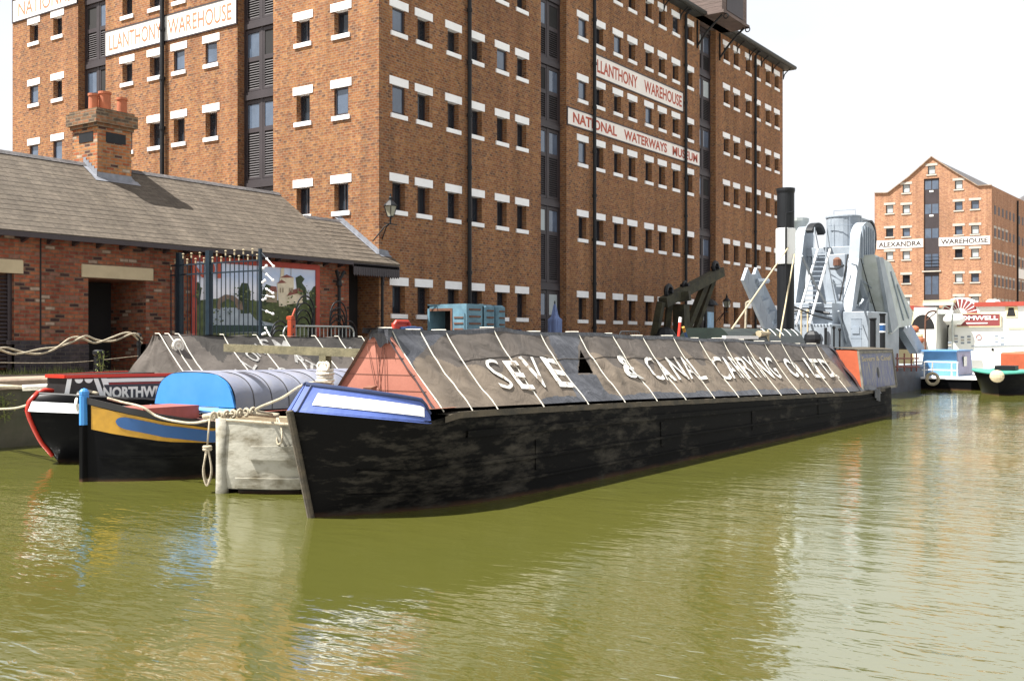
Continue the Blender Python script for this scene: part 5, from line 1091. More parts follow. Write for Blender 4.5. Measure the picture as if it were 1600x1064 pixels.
strip(M['white_bright'], a1 + .07, 1, .82, .93, .007, 'white_edge'); strip(M['dark_red'], a1 + .10, 1, 0, .80, .005, 'red_field', .085)
strip(M['panel_navy'], a2 + .02, 1, .28, .75, .009, 'name_panel', .03)
q = MB()
for k in range(2): c = lerp(.05, a1, (k + .5) / 2); q.add([fcab(c + .5 * (a1 - .06) * .5 * math.cos(x) * .92, .93 - .12 * math.sin(x), .006) for x in ls(0, math.pi, 12)], [tuple(range(12))])
q.build('scallops', M['white_bright'], fc)
q = MB(); e0, e1 = fu(161), fu(247); L_ = (e1 - e0) / 7 * 9; text_on(q, 'NORTHWICH', lambda a, b_: fcab(e0 + L_ * a, .35 + .33 * b_, .014), .045); q.build('lettering', M['letter'], fc)
# dark deck board and cover
q = MB(); q.box(X4 + .1, X4 + 1.7, Y4 - .2, Y4 + .2, 1.405, 1.43); q.build('deck_board', M['panel_black'], bd)
def cvd(s_, t, side=1, off=0):
    s2_ = s_ if s_ > 2.6 else s_ ; n = lerp(.93, .12, t); zb = lerp(1.32, 1.15, min(max(s_ - 2, 0) / 10, 1)); z = lerp(zb, 2.10 - .008 * s_, t)
    d = .03 * noise.noise(Vector((s_ * 1.4, t * 2, side + 20))) + .016 * noise.noise(Vector((s_ * 4 + t * 3, t * 3, side + 5))) - .03 * math.sin(math.pi * t) + off
    d *= 1
    return (X4 + s_ - (0.0 if s_ > 2.2 else 0), Y4 - side * (n + d * .7), z + d * .7)
ropeD = [float(onY(u, 521, Y4 - .1)[0] - X4) for u in (248, 263, 279, 349, 400, 443, 492, 528, 565)]
def dm(s_, t):
    if s_ < 2.55 + .5 * (1 - t): return 0
    k = min(abs(s_ - r) for r in ropeD); return 1 if t > .62 - .25 * min(k / .4, 1) ** 2 + .2 * noise.noise(Vector((s_ * 1.3, 0, 9))) else 0
q = MB(); q.grid(lambda a, t: cvd(a, t), ls(1.9, 17.8, 300), ls(0, 1, 24), mi=dm); q.grid(lambda a, t: cvd(a, t, -1), ls(1.9, 17.8, 80), ls(0, 1, 8))
q.grid(lambda a, n: (X4 + a, Y4 - n, 2.10 - .008 * a + .015 + .01 * math.sin(a * 5)), ls(1.88, 17.8, 100), ls(-.125, .125, 3))
q.grid(lambda k_, t: tuple(lerp(x, y, k_) + (-.10 * math.sin(math.pi * k_) * (1 - t) - .04 * noise.noise(Vector((k_ * 7, t * 2, 0))) if i_ == 0 else 0) for i_, (x, y) in enumerate(zip(cvd(1.9, t), cvd(1.9, t, -1)))), ls(0, 1, 30), ls(0, 1, 16))
cd_ = q.build('canvas_cover', [M['grey_canvas'], M['grey_damp']], bd, smooth=True, fix=False)
for i, sr in enumerate(ropeD):
    r_ = MB(); r_.tube([cvd(sr, t, 1, off=.008) for t in ls(0, 1, 12)] + [(X4 + sr, Y4 - .1, 2.128 - .008 * sr), (X4 + sr, Y4, 2.128 - .008 * sr)], .009, 6); r_.build('cover_rope', M['rope_white'], bd)
r_ = MB(); c0 = cvd(ropeD[1], .72, 1, .03); r_.torus(c0, .10, .03, 'y', 16, 6); r_.torus(c0, .05, .03, 'y', 12, 6); r_.build('cover_rope', M['rope_white'], bd)
M['letter_faded'] = mat('faded white letters', (.34, .33, .31), .8, .4, 8, col2=(.17, .16, .15), lo=.45, hi=.66)
def u2sD(u, t):
    lo, hi = 1.0, 17.0
    for _ in range(40):
        mid = (lo + hi) / 2; p = np.array(cvd(mid, t)) - CAM; uu = 800 + f_px * (p @ Rv) / (p @ Fv)
        if uu < u: lo = mid
        else: hi = mid
    return lo
def lt(mb, ch, u, t, w_, h, rot): 
    a0 = u2sD(u, t); vs, fs = text2d(ch, .015); c, s_ = math.cos(rot), math.sin(rot)
    mb.add([cvd(a0 + ((x - .5) * w_ * c - (y - .5) * h * s_), t + ((x - .5) * w_ * s_ + (y - .5) * h * c) / 1.1, off=.012) for x, y in vs], fs)
q = MB()
for ch, u, t, w_, h, r_ in (('L', 379, .14, .2, .3, .7), ('L', 388, .34, .2, .3, .65), ('O', 394, .53, .26, .3, .5), ("N", 402, .68, .22, .3, .35), ('S', 416, .78, .26, .34, .1), ('-', 426, .72, .1, .05, 0), ('M', 441, .76, .38, .34, -.05), ('R', 470, .42, .3, .3, -.55), ('T', 487, .26, .3, .3, -.7), ): lt(q, ch, u, t, w_, h, r_)
q.build('lettering', M['letter_faded'], cd_); q = MB()
for ch, u, t, w_, h, r_ in (('2', 428, .13, .2, .24, 0), ('4', 436, .13, .2, .24, 0), ('2', 444, .13, .2, .24, 0)): lt(q, ch, u, t, w_, h, r_)
q.build('lettering', M['letter_faded'], cd_); q = MB(); lt(q, 'C', 553, .62, .2, .3, .6)
q.build('lettering', M['letter_faded'], cd_)
# ------------------------------------------------------------------ mooring ropes
def rope(uvD, r_, label, n=60, m_='rope', wob=.0):
    q = MB(); pts = [p if len(p) == 3 and not isinstance(p[0], int) else p for p in uvD]
    q.tube(curve(pts, n), r_, 7); return tag(q.build('mooring_rope', M[m_], smooth=True), label, 'rope', 'mooring ropes')
pC = (X3 + .02, Y3, .99)
rope([(X3 + .1, Y3 - .05, 1.03), onY(310, 660, Y3 + .6), onY(275, 658, Y3 + 1.0), onY(245, 650, Y2 - 1.0), onY(222, 636, Y2 - .8), onY(190, 628, Y2 - .3), onY(168, 622, Y2 - .1)], .017, 'sagging pale rope from the cream boat to the blue post on the mustard banded bow')
rope([(X3 + .1, Y3 - .05, 1.03), (X3 + .45, Y3 - .45, 1.02), onY(400, 640, Y3 - .9), onY(440, 622, -12.6), onY(478, 600, BY + .05), (BX + .3, BY, 1.5)], .017, 'pale rope stretched up from the cream boat to the blue bow of the big barge')
q = MB()
for k in range(7): a = Vector((X3 - .02 + .05 * k, Y3 + .12 - .07 * k, 1.0 + .01 * k)); q.torus(a, .045, .02, 'x' if k % 2 else 'y', 12, 6)
q.tube(curve([(X3 + .0, Y3 + .35, .98), (X3 + .1, Y3 + .1, 1.02), (X3 + .3, Y3 - .3, 1.03), (X3 + .5, Y3 - .55, 1.0)], 20), .035, 8)
q.tube(curve([(X3 + .42, Y3 - .62, .98), (X3 + .33, Y3 - .78, .85), (X3 + .3, Y3 - .82, .70), (X3 + .30, Y3 - .74, .66), (X3 + .33, Y3 - .7, .8), (X3 + .42, Y3 - .6, .98)], 30), .012, 6)
tag(q.build('rope_knot', M['rope'], smooth=True), 'thick bundle of knotted rope on top of the cream boat end', 'rope')
q = MB(); px_, py_ = X3 - .09, Y3 + .16
q.tube([(px_ + .04, py_, .97), (px_, py_, .62)], .012, 6)
for k in range(5): o_ = .018 * (k - 2); q.tube(curve([(px_ + o_ * .5, py_ + o_, .60), (px_ - .02 + o_, py_ + .05 + o_, .3), (px_ + o_, py_ + o_, .10 + .03 * (k % 3)), (px_ + .03 + o_, py_ - .05 + o_, .3), (px_ + o_ * .5, py_ + o_, .60)], 26), .012, 6)
q.torus((px_, py_, .6), .045, .02, 'z', 12, 6); q.torus((px_, py_, .57), .045, .02, 'z', 12, 6); tag(q.build('hanging_rope', M['rope'], smooth=True), 'coiled rope hanging down the left edge of the cream boat over the water', 'rope')
rope([(X4 + .35, Y4 - .55, 1.12), onY(112, 605, Y4 - .1), onY(97, 603, Y4 + .2), onY(80, 604, Y4 + .8), onY(40, 605, Y4 + 1.0), onY(0, 603, Y4 + 1.4), onY(-40, 601, QY - .2)], .03, 'thick pale rope running from the red edged bow leftwards along the quay wall')
q = MB(); q.tube(curve([onY(75, 604, Y4 + .8), onY(60, 605, Y4 + .9), onY(35, 606, Y4 + 1.0)], 10), .05, 8); tag(q.build('rope_splice', M['rope_white'], smooth=True), 'pale whipped splice round the thick rope left of the red edged bow', 'rope'); q = MB(); q.tube(curve([onY(112, 606, Y4 - .1), onY(122, 612, Y4 - .3), onY(119, 628, Y4 - .6), onY(121, 640, Y4 - .62)], 20), .025, 6)
for k in range(6): q.torus(onY(100 + 3.4 * k, 603 + 2.2 * k, Y4 - .05 * k), .04, .022, 'x', 10, 6)
tag(q.build('rope_knot', M['rope_white'], smooth=True), 'knotted rope end hanging over the white stripe of the red edged bow', 'rope')
rope([onY(42, 633, Y4), onY(20, 638, Y4 + 1.0), onY(-30, 640, QY - .1)], .018, 'lower pale rope from the red stem to the quay wall at left')
# ================================================================== STEAM BOAT with black funnel, inside berth beyond the big barge
M['green_black'] = mat('very dark green paint', (.012, .022, .016), .4, .3, 3)
sb = thing('steam_boat', 'dark green boat with tall black funnel ringed by a white band, behind the barge', 'steam boat', (2, -11.2, 0))
HS = Hull(-2.5, -11.2, [(-.3, 0), (0, 0), (1, -.1)], (1.0, 3, 2.4), (1.05, 2, 2.4), lambda a: 1.0, 11.6, 1.5)
HS.build(sb, M['green_black']); HS.deck(sb, 'deck', M['deckwood'], .05, 11.3, .98, .02)
cxa, cxb = float(onY(1141, 530, -11.9)[0]), float(onY(1256, 530, -11.9)[0])
q = MB(); q.grid(lambda a, k: (a, -11.2 - .80 * math.cos(k) * (1 if abs(math.cos(k)) < .8 else 1), 1.0 + .0 + min(1.30, 1.42 * math.sin(k) ** .45)), ls(cxa, cxb, 24), ls(0, math.pi, 17))
for x in (cxa, cxb): q.poly([(x, -11.2 - .80 * math.cos(k), 1.0 + min(1.30, 1.42 * max(math.sin(k), 0) ** .45)) for k in ls(0, math.pi, 17)])
ca = q.build('cabin', M['green_black'], sb, smooth=False)
q = MB(); q.box(cxa - .5, cxa + 1.6, -12.0, -11.9, 2.02, 2.10); q.build('white_rail', M['white_bright'], ca)
for i in range(5): x = lerp(cxa + 2.6, cxb - .4, i / 4); q = MB(); q.grid(lambda a, k: (a, -11.2 - .806 * math.cos(k), 1.006 + min(1.30, 1.42 * math.sin(k) ** .45)), [x, x + .09], ls(.62, .98, 6)); q.build('white_stripe', M['white'], ca)
fx, fy = 5.35, -11.2; q = MB(); q.lathe(fx, fy, [(1.9, .25), (6.3, .25), (6.38, .27), (6.46, .27), (6.46, .2), (6.0, .2)], 24); fu_ = q.build('funnel', M['iron'], sb, smooth=False)
q = MB(); q.lathe(fx, fy, [(4.22, .262), (4.24, .285), (5.26, .285), (5.28, .262)], 24); q.build('white_band', M['white_bright'], fu_)
q = MB(); q.tube([(fx - .28, fy - .1, 2.1), (fx - .30, fy - .12, 5.7), (fx - .1, fy - .28, 5.75)], .03, 6); q.build('steam_pipe', M['iron'], fu_)
q = MB(); q.tube([(fx - .2, fy - .15, 4.7), tuple(onY(1131, 532, -11.7))], .022, 6); q.build('stay', M['cream_stone'], sb)
q = MB(); q.tube([(fx - .1, fy - .3, 4.5), tuple(onY(1216, 540, -11.9))], .022, 6); q.build('stay', M['cream_stone'], sb)
q = MB(); p = onY(1196, 522, -11.9); q.tube([(p[0] - .5, -11.9, p[2]), (p[0] + .3, -11.9, p[2] + .02)], [.09, .04], 8); q.tube([(p[0] + .2, -11.9, p[2] - .2), (p[0] + .2, -11.9, p[2] + .12)], .03, 6); q.build('horn', M['cream_stone'], sb)
q = MB(); p = onY(1164, 500, -11.3); q.tube([(p[0], -11.3, 1.9), (p[0] + .1, -11.3, 3.0), (p[0] + .35, -11.3, 3.05)], .035, 6); q.build('rope_hook', M['rope'], sb)
for u, v0, v1, du, cm, lb in ((1057, 537, 498, 6, ('red', 'white'), 'red tiller bar with a pale tip poking up behind the barge cover'), (1086, 540, 513, -18, ('mid_blue', 'yellow'), 'blue and yellow striped pole leaning behind the barge cover')):
    a = onY(u, v0, -11.0); b_ = onY(u + du, v1, -11.0); a[2] -= .95; ax = a + 0; ax[0] -= (b_[0] - a[0]) * .6; o = MB(); o.tube([ax, b_], .035, 8, 0); d_ = (np.array(b_) - np.array(ax)); o.tube([b_ - d_ * .06, b_ + d_ * .02], .038, 8, 1); tag(o.build('painted_pole', [M[cm[0]], M[cm[1]]]), lb, 'pole')
# ================================================================== BUCKET DREDGER
M['dred'] = mat('pale grey ship paint', (.30, .335, .375), .55, .14, 1.6, col2=(.22, .25, .285)); M['dred2'] = mat('weathered greenish grey steel', (.50, .53, .53), .6, .4, 1.6, col2=(.36, .39, .36), bump=.2); M['dred_hull'] = mat('dark grey hull paint', (.07, .08, .10), .6, .4, 2, col2=(.05, .05, .055)); M['dred3'] = mat('mid grey steel', (.25, .29, .34), .55, .2, 2)
dr = thing('bucket_dredger', 'pale grey steam bucket dredger with high arched frames, ladder and chute', 'dredger', (13, -9, 0))
q = MB(); q.prism([(9.2, -10.6, -.3), (10.2, -11.6, -.3), (21.6, -11.6, -.3), (22.4, -10.8, -.3), (22.4, -6.6, -.3), (9.2, -6.6, -.3)], (0, 0, 1.2)); q.build('hull', M['dred_hull'], dr)
q = MB(); q.box(9.4, 22.2, -11.5, -6.7, .9, .97); q.build('deck', M['dred'], dr)
def bxX(X, u0, u1, v0, v1, depth, name, m_, chamf=.02, parent=dr):
    a = onX(u1, v1, X); b_ = onX(u0, v0, X); q = MB(); q.bbox(X, X + depth, a[1], b_[1], a[2], b_[2], chamf); return q.build(name, m_, parent)
h1 = bxX(10.0, 1229, 1299, 507, 584, 1.4, 'engine_house', M['dred']); h2 = bxX(10.9, 1229, 1301, 474, 507, 3.0, 'boiler_casing', M['dred'])
h3 = bxX(12.6, 1290, 1321, 398, 470, .25, 'bulkhead', M['dred']); bxX(13.3, 1259, 1329, 388, 397, 2.2, 'top_platform', M['dred'])
q = MB()
for k in range(3): a = onX(1230, 480 + 9 * k, 10.88); b_ = onX(1300, 480 + 9 * k, 10.88); q.tube([a, b_], .012, 5)
q.build('seams', M['dred3'], h2)
q = MB(); p = onX(1308, 410, 12.55); q.lathe(p[0], p[1], [(p[2] - .12, .14), (p[2] + .1, .14), (p[2] + .18, .05)], 12); q.build('lamp', M['rust'], h3)
# hopper drum on top
c = onX(1318, 360, 14.9); q = MB(); zt_ = onX(1300, 340, 14.9)[2]; zb_ = onX(1300, 388, 14.9)[2]
q.lathe(c[0], c[1], [(zb_, .60), (zt_ - .06, .62), (zt_ - .05, .65), (zt_, .65), (zt_ + .02, .55)], 24); q.box(c[0] + .1, c[0] + 1.6, c[1] - .62, c[1] + .5, zb_ + .1, zt_ - .06); dm_ = q.build('top_drum', M['dred'], dr)
q = MB(); q.tube([(c[0] - .66, c[1] + .3, zt_ - .4)] + [(c[0] - .72 * math.cos(a), c[1] + .72 * math.sin(a), zt_ - .38) for a in ls(.6, -1.3, 8)], .012, 5); q.tube([(c[0] - .2, c[1] + .3, zt_), (c[0] - .2, c[1] + .3, zt_ + .22), (c[0] - .2, c[1] - .5, zt_ + .22), (c[0] - .2, c[1] - .5, zt_)], .014, 5)
for dy in (.25, -.45): q.tube([(c[0] - .7, c[1] + dy, zb_), (c[0] - .7, c[1] + dy, zt_ - .1)], .012, 5)
q.build('hand_rail', M['dred3'], dm_)
def slab(pts, Y, th, name, m_, parent=dr):
    q = MB(); q.prism([onY(u, v, Y) for u, v in pts], (0, th, 0)); return q.build(name, m_, parent)
YR = float(onX(1345, 400, 13.0)[1]); YL_ = float(onX(1256, 400, 13.0)[1])
def arcp(cx, cy, rx, ry, a0, a1, n=12): return [(cx + rx * math.cos(math.radians(a)), cy - ry * math.sin(math.radians(a))) for a in ls(a0, a1, n)]
# near frame: leg, rounded head with ribbed sheave guard, back leg
slab([(1331, 486), (1342, 404)] + arcp(1356, 374, 12, 27, 175, 20, 12) + [(1367, 392), (1364, 415), (1357, 428), (1349, 410), (1337, 486)], YR, .36, 'arched_frame', M['dred'])
slab([(1354, 420), (1362, 405), (1379, 470), (1393, 540), (1384, 542), (1370, 485)], YR + .02, .3, 'back_leg', M['dred'])
q = MB()
for k in range(6): x = onY(1347 + 3.4 * k, 380, YR - .03)[0]; z1 = onY(1350, 352 + abs(k - 2) * 1.5, YR)[2]; z0_ = onY(1350, 404 + k * 2.5, YR)[2]; q.box(x, x + .09, YR - .06, YR - .002, z0_, z1)
q.build('guard_ribs', M['dred3'], dr)
slab(arcp(1361, 374, 9, 30, 110, -70, 14) + arcp(1361, 374, 7, 27, -70, 110, 14), YR + .05, .25, 'sheave', M['iron'])
slab([(1317, 486), (1327, 404), (1331, 404), (1323, 486)], YR + .45, .06, 'leg_plate', M['dred'])
# far frame
slab([(1243, 474), (1254, 392)] + arcp(1264, 378, 8, 24, 170, 10, 12) + [(1272, 392), (1268, 404), (1263, 400), (1253, 474)], YL_, .34, 'arched_frame', M['dred'])
slab([(1266, 400), (1271, 396), (1298, 470), (1290, 472)], YL_ + .02, .3, 'back_leg', M['dred'])
slab(arcp(1279, 372, 12, 24, 150, 20, 12) + arcp(1279, 374, 9, 20, 20, 150, 12), YL_ - .6, .25, 'sheave', M['iron'])
q = MB(); p = onX(1243, 352, 14.5); q.lathe(p[0], p[1], [(2.5, .35), (6.3, .37), (6.5, .5), (6.62, .5)], 14); q.build('ventilator', M['cream_grey'] if 'cream_grey' in M else M['dred2'], dr)
bxX(13.6, 1270, 1326, 397, 478, 2.4, 'main_tower', M['dred']); bxX(14.6, 1344, 1382, 452, 580, 2.0, 'winch_house', M['dred'])
# house at the near side with plated door
hs = bxX(11.4, 1317, 1357, 487, 582, 2.4, 'deck_house', M['dred'])
q = MB(); a = onX(1330, 530, 11.38); b_ = onX(1350, 503, 11.38)
q.box(11.392, 11.398, a[1] - .34, b_[1] + .44, a[2] - .3, b_[2] + .12)
for k in range(4): z = lerp(a[2] - .3, b_[2] + .1, k / 3); q.box(11.385, 11.397, a[1] - .35, b_[1] + .45, z, z + .02)
p = onX(1337, 516, 11.38); q.box(11.37, 11.397, p[1] - .12, p[1] + .12, p[2] - .12, p[2] + .12); q.build('door', M['dred3'], hs)
slab([(1357, 500), (1361, 500), (1361, 548), (1357, 548)], -11.45, .5, 'side_plate', M['iron'])
# struts
for a, b_, w_ in (((1366, 430), (1345, 492), .22), ((1376, 440), (1395, 510), .2), ((1372, 445), (1385, 505), .14), ((1350, 480), (1378, 494), .35), ((1330, 485), (1395, 500), .18), ((1341, 430), (1360, 486), .16)):
    q = MB(); A = onY(*a, YR + .1); B = onY(*b_, YR + .1); q.beam(A, B, w_, w_, up=(0, 1, 0)); q.build('strut', M['dred'], dr)
# bucket chute and its lower girders
ch_ = slab([(1367, 398), (1376, 402), (1392, 411), (1403, 440), (1417, 470), (1427, 489), (1424, 508), (1405, 512), (1393, 522), (1386, 518), (1384, 486), (1377, 445)], -11.6, 1.5, 'bucket_chute', M['dred2'])
slab([(1374, 402), (1380, 402), (1404, 508), (1394, 520)], -11.72, .12, 'chute_lip', M['dred'], ch_)
for a_, b_ in (((1392, 425), (1412, 500)), ((1402, 445), (1420, 497)), ((1386, 440), (1400, 512))): q = MB(); q.beam(onY(*a_, -11.62), onY(*b_, -11.62), .07, .05, up=(0, 1, 0)); q.build('stiffener', M['dred3'], ch_)
for k in range(3): q = MB(); q.beam(onY(1406 + 5 * k, 512 - 2 * k, -11.3 + .3 * k), onY(1428 + 5 * k, 548, -11.3 + .3 * k), .26, .3, up=(0, 1, 0)); q.build('ladder_girder', M['dred3'], dr)
slab([(1388, 520), (1408, 512), (1424, 546), (1396, 546)], -11.0, .3, 'ladder_well', M['recess_dark'])
q = MB()
for u in (1402, 1413, 1424, 1432): q.tube([onY(u, 580, -11.7), onY(u, 552, -11.7)], .03, 5)
q.tube([onY(1400, 560, -11.7), onY(1436, 560, -11.7)], .03, 5); q.tube([onY(1400, 573, -11.7), onY(1436, 573, -11.7)], .04, 5); q.build('hand_rail', M['deck_red'], dr)
# access ladder
A0, A1 = onX(1278, 390, 12.1), onX(1244, 506, 9.9); B0, B1 = onX(1297, 390, 12.1), onX(1265, 506, 9.9); la = MB()
la.beam(A0, A1, .05, .09); la.beam(B0, B1, .05, .09); lo_ = la.build('access_ladder', M['white'], dr)
for k in range(15): q = MB(); t_ = (k + .7) / 15.4; q.beam(Vector(A0).lerp(Vector(A1), t_), Vector(B0).lerp(Vector(B1), t_), .11, .03); q.build('rung', M['dred3'], lo_)
q = MB(); up_ = Vector((-.35, 0, .75)); q.tube([Vector(A0) + Vector((.1, 0, 0)), Vector(A0) + up_, Vector(A0).lerp(Vector(A1), .25)], .018, 5); q.tube([Vector(B0), Vector(B0) + up_, Vector(B0).lerp(Vector(B1), .25)], .018, 5); q.build('hand_rail', M['dred'], lo_)
q = MB(); p = onX(1271, 535, 9.7); q.tube([(p[0], p[1], .9), (p[0], p[1], 1.75), (p[0] - .1, p[1], 1.95)], .13, 10); q.ball((p[0] - .12, p[1], 2.02), .3, 12, sq=(.6, 1, 1)); q.build('cowl_vent', M['iron'], dr)
for u, v0 in ((1252, 486), (1262, 486), (1303, 512), (1312, 515)): q = MB(); p = onX(u, v0, 9.6); q.tube([(p[0], p[1], .9), (p[0], p[1], p[2])], .03, 6); q.ball((p[0], p[1], p[2]), .06, 8); q.build('stanchion', M['iron'] if u > 1290 else M['cream_stone'], dr)
for k, (a_, b_) in enumerate((((1292, 396), (1306, 474)), ((1325, 398), (1312, 470)), ((1253, 400), (1290, 474)), ((1345, 404), (1372, 500)), ((1350, 440), (1390, 470)), ((1296, 420), (1318, 415)), ((1298, 440), (1316, 444)), ((1238, 478), (1300, 500)), ((1310, 486), (1330, 560)), ((1358, 405), (1394, 512)), ((1344, 412), (1330, 412)))):
    q = MB(); A_2, B_2 = onY(*a_, YR - .15 + .02 * k), onY(*b_, YR - .15 + .02 * k); q.tube([A_2, (A_2 + B_2) / 2 + np.array([0, 0, -.06]), B_2], .018 + .01 * (k % 3), 5); q.build('cable', M['iron'] if k % 2 else M['dred3'], dr)
for k in range(14): a_ = onX(1232 + 5 * k, 505, 9.97); q = MB(); q.ball((9.99, a_[1], a_[2] - .05), .03, 6); q.ball((9.99, a_[1], a_[2] - .75), .03, 6); q.build('rivet', M['dred3'], h1)
q = MB(); q.tube([onX(1240, 486, 10.8), onX(1262, 484, 10.8), onX(1296, 490, 10.8)], .05, 6); q.tube([onX(1236, 520, 9.9), onX(1236, 545, 9.9)], .06, 6); q.tube([onX(1290, 512, 9.9), onX(1290, 545, 9.9)], .05, 6); q.build('pipe', M['iron'], dr)
# loose boom leaning up at the left, belongs to the dredger
q = MB(); bA, bB = onY(1163, 428, -9.3), onY(1209, 533, -9.3); bA2, bB2 = onY(1178, 427, -8.6), onY(1222, 520, -8.6)
q.beam(bA, bB, .55, .1, up=(0, 1, 0)); q.beam(bA2, bB2, .5, .1, up=(0, 1, 0))
for k in range(5): t_ = .08 + k * .2; q.beam(Vector(bA).lerp(Vector(bB), t_), Vector(bA2).lerp(Vector(bB2), t_), .12, .3)
q.tube([onY(1183, 440, -8.9), onY(1199, 439, -8.9)], .1, 6); q.build('side_boom', M['dred3'], dr)
# ================================================================== RIGHT-HAND BOATS
def tyre(c, R_, r, label, m_=None, ax='x'):
    q = MB(); q.torus(c, R_, r, ax, 22, 8); q.tube([(c[0], c[1], c[2] + R_ - r * .5), (c[0] + .02, c[1], c[2] + R_ + .45)], .014, 5); tag(q.build('tyre_fender', m_ or M['iron']), label, 'tyre', 'tyre fenders on the right-hand boats')
wb = thing('work_boat', 'short black hulled boat with bright blue cabin and white rails right of the dredger', 'boat', (20, -12, 0))
q = MB(); q.prism([(19.75, -10.6, -.3), (19.75, -13.5, -.3), (20.4, -13.9, -.3), (26, -13.9, -.3), (26.6, -12.2, -.3), (26, -10.2, -.3), (20.4, -10.2, -.3)], (0, 0, .72)); q.build('hull', M['hull_black'], wb)
q = MB(); q.box(19.7, 26.2, -13.95, -10.15, .42, .50); q.build('gunwale', M['white'], wb)
a = onX(1438, 592, 20.9); b_ = onX(1497, 550, 20.9); q = MB(); y0_, y1_ = b_[1], a[1]
q.prism([(20.9, y0_, .5), (20.9, y1_, .5), (21.0, y1_ - .12, 1.52), (21.0, y0_ + .1, 1.52)], (2.9, 0, 0)); M['cab_blue'] = mat('cabin blue paint', (.11, .27, .50), .5, .2, 2); M['cab_side'] = mat('greyish blue cabin side', (.25, .28, .42), .5, .2, 3); cbn = q.build('cabin', M['cab_blue'], wb)
q = MB(); q.quad((21.1, y0_ - .004, .55), (23.7, y0_ - .004, .55), (23.7, y0_ + .09, 1.5), (21.1, y0_ + .09, 1.5)); q.build('side_panel', M['cab_side'], cbn); q = MB(); q.box(22, 22.6, y0_ + .0, y0_ + .03, .9, 1.3); q.build('window', M['glass'], cbn)
q = MB(); q.box(20.8, 23.95, y0_ + .02, y1_ - .02, 1.52, 1.58); q.build('roof', M['cab_blue'], cbn)
q = MB()
for u in (1428, 1444, 1457, 1487, 1496): p = onX(u, 595, 19.85); q.tube([(19.85, p[1], .48), (19.85, p[1], 1.1)], .025, 6)
pa, pb = onX(1427, 570, 19.85), onX(1497, 570, 19.85)
for z in (.78, 1.1): q.tube([(19.85, pa[1], z), (19.85, pb[1], z)], .028, 6)
q.build('hand_rail', M['white_bright'], wb)
p = onX(1457, 592, 19.5); tyre((19.5, p[1], p[2]), .22, .065, 'tyre fender with a whitish rim hanging at the blue cabin boat stern', M['cream_stone']); p = onX(1413, 589, 19.3); tyre((19.3, p[1], p[2]), .22, .09, 'black tyre fender hanging low beside the dredger', M['iron'])
gb = thing('green_bow_boat', 'dark hulled boat with turquoise foredeck and round pale bow fender, red cabin behind', 'boat', (16.4, -15.1, 0)); gb.name = 'narrowboat'
M['turq'] = mat('turquoise deck paint', (.05, .25, .19), .5, .2, 3)
HG = Hull(16.35, -15.1, [(-.3, .1), (0, 0), (.8, -.25), (.95, -.2)], (1.0, 2.6, 2.2), (1.15, 1.5, 2.0), lambda a: float(np.interp(a, [0, 1.5, 4], [.78, .9, .8])), 12, 1)
HG.build(gb, M['hull_black']); HG.deck(gb, 'fore_deck', M['turq'], .02, 3.4, lambda a: float(np.interp(a, [0, 1.5, 4], [.78, .9, .8])) + .02, -.02); HG.rim(gb, 'rubbing_rail', M['turq'], 0, 8, lambda a: float(np.interp(a, [0, 1.5, 4], [.78, .9, .8])), .04)
a = onY(1563, 560, -14.3); q = MB(); q.bbox(a[0], a[0] + 6, -15.95, -14.3, .7, 1.5, .06); q.build('cabin', M['cabin_red'], gb); q = MB(); q.tube([(16.0, -15.1, .62), (16.02, -15.1, .8)], .1, 8); q.ball((15.98, -15.1, .70), .25, 14, sq=(.6, 1, .9)); q.build('bow_fender', M['cream_stone'], gb)
q = MB(); q.box(17.2, 17.9, -15.5, -14.8, .9, 1.05); q.build('fore_hatch', M['iron'], gb)
# small blue boat between them and the white ship
sbb = thing('small_boat', 'little blue open boat moored between the green bow and the white ship', 'boat', (24, -15.6, 0)); HH = Hull(24, -15.4, [(-.2, .1), (0, 0), (1.2, -.1)], (.9, 2, 2.2), (1.0, 1.4, 2.0), lambda a: 1.15, 6, 1); HH.build(sbb, M['mid_blue']); HH.rim(sbb, 'gunwale', M['cab_blue'], 0, 5, lambda a: 1.15, .05); HH.deck(sbb, 'deck', M['cab_blue'], .02, 5.5, 1.05, .05)
# ------------------------------------------------------------------ white passenger ship
XS = 38.0
sh = thing('passenger_ship', 'large white passenger ship with red lined roof, paddle box fan and dark red name board', 'ship', (XS, -12, 0))
M['ship_white'] = mat('ship white paint', (.80, .80, .76), .45, .05, 1.5); M['maroon'] = mat('maroon paint', (.22, .045, .045), .5, .1, 3); M['ship_red'] = mat('ship red trim', (.33, .05, .03), .5, .1, 3); M['ship_cream'] = mat('cream trim', (.7, .6, .35), .5, .1, 3)
def yv(u, v, X=XS): p = onX(u, v, X); return p[1], p[2]
def sbox(u0, u1, v0, v1, X0, X1, name, m_, parent=sh, ch=.0):
    ya, zb_ = yv(u1, v1, X0); yb, zt2 = yv(u0, v0, X0); q = MB(); (q.bbox(X0, X1, ya, yb, zb_, zt2, ch) if ch else q.box(X0, X1, ya, yb, zb_, zt2)); return q.build(name, m_, parent)
q = MB(); ya, _ = yv(1720, 590); yb, _ = yv(1483, 590); rr = 1.1
q.prism([(XS, ya, -.2), (XS, yb - .3, -.2), (XS + .5, yb + .15, -.2), (XS + 9, yb + .15, -.2), (XS + 9, ya, -.2)], (0, 0, yv(1500, 511)[1] + .2)); q.build('hull', M['ship_white'], sh)
sup = sbox(1483, 1720, 476, 511.5, XS + .02, XS + 8.8, 'superstructure', M['ship_white'])
sbox(1428, 1463, 481, 592, XS - .6, XS + 6, 'end_block', M['ship_white']); sbox(1462.8, 1483.3, 484, 592, XS + 2.2, XS + 5, 'gangway_recess', M['recess_dark'])
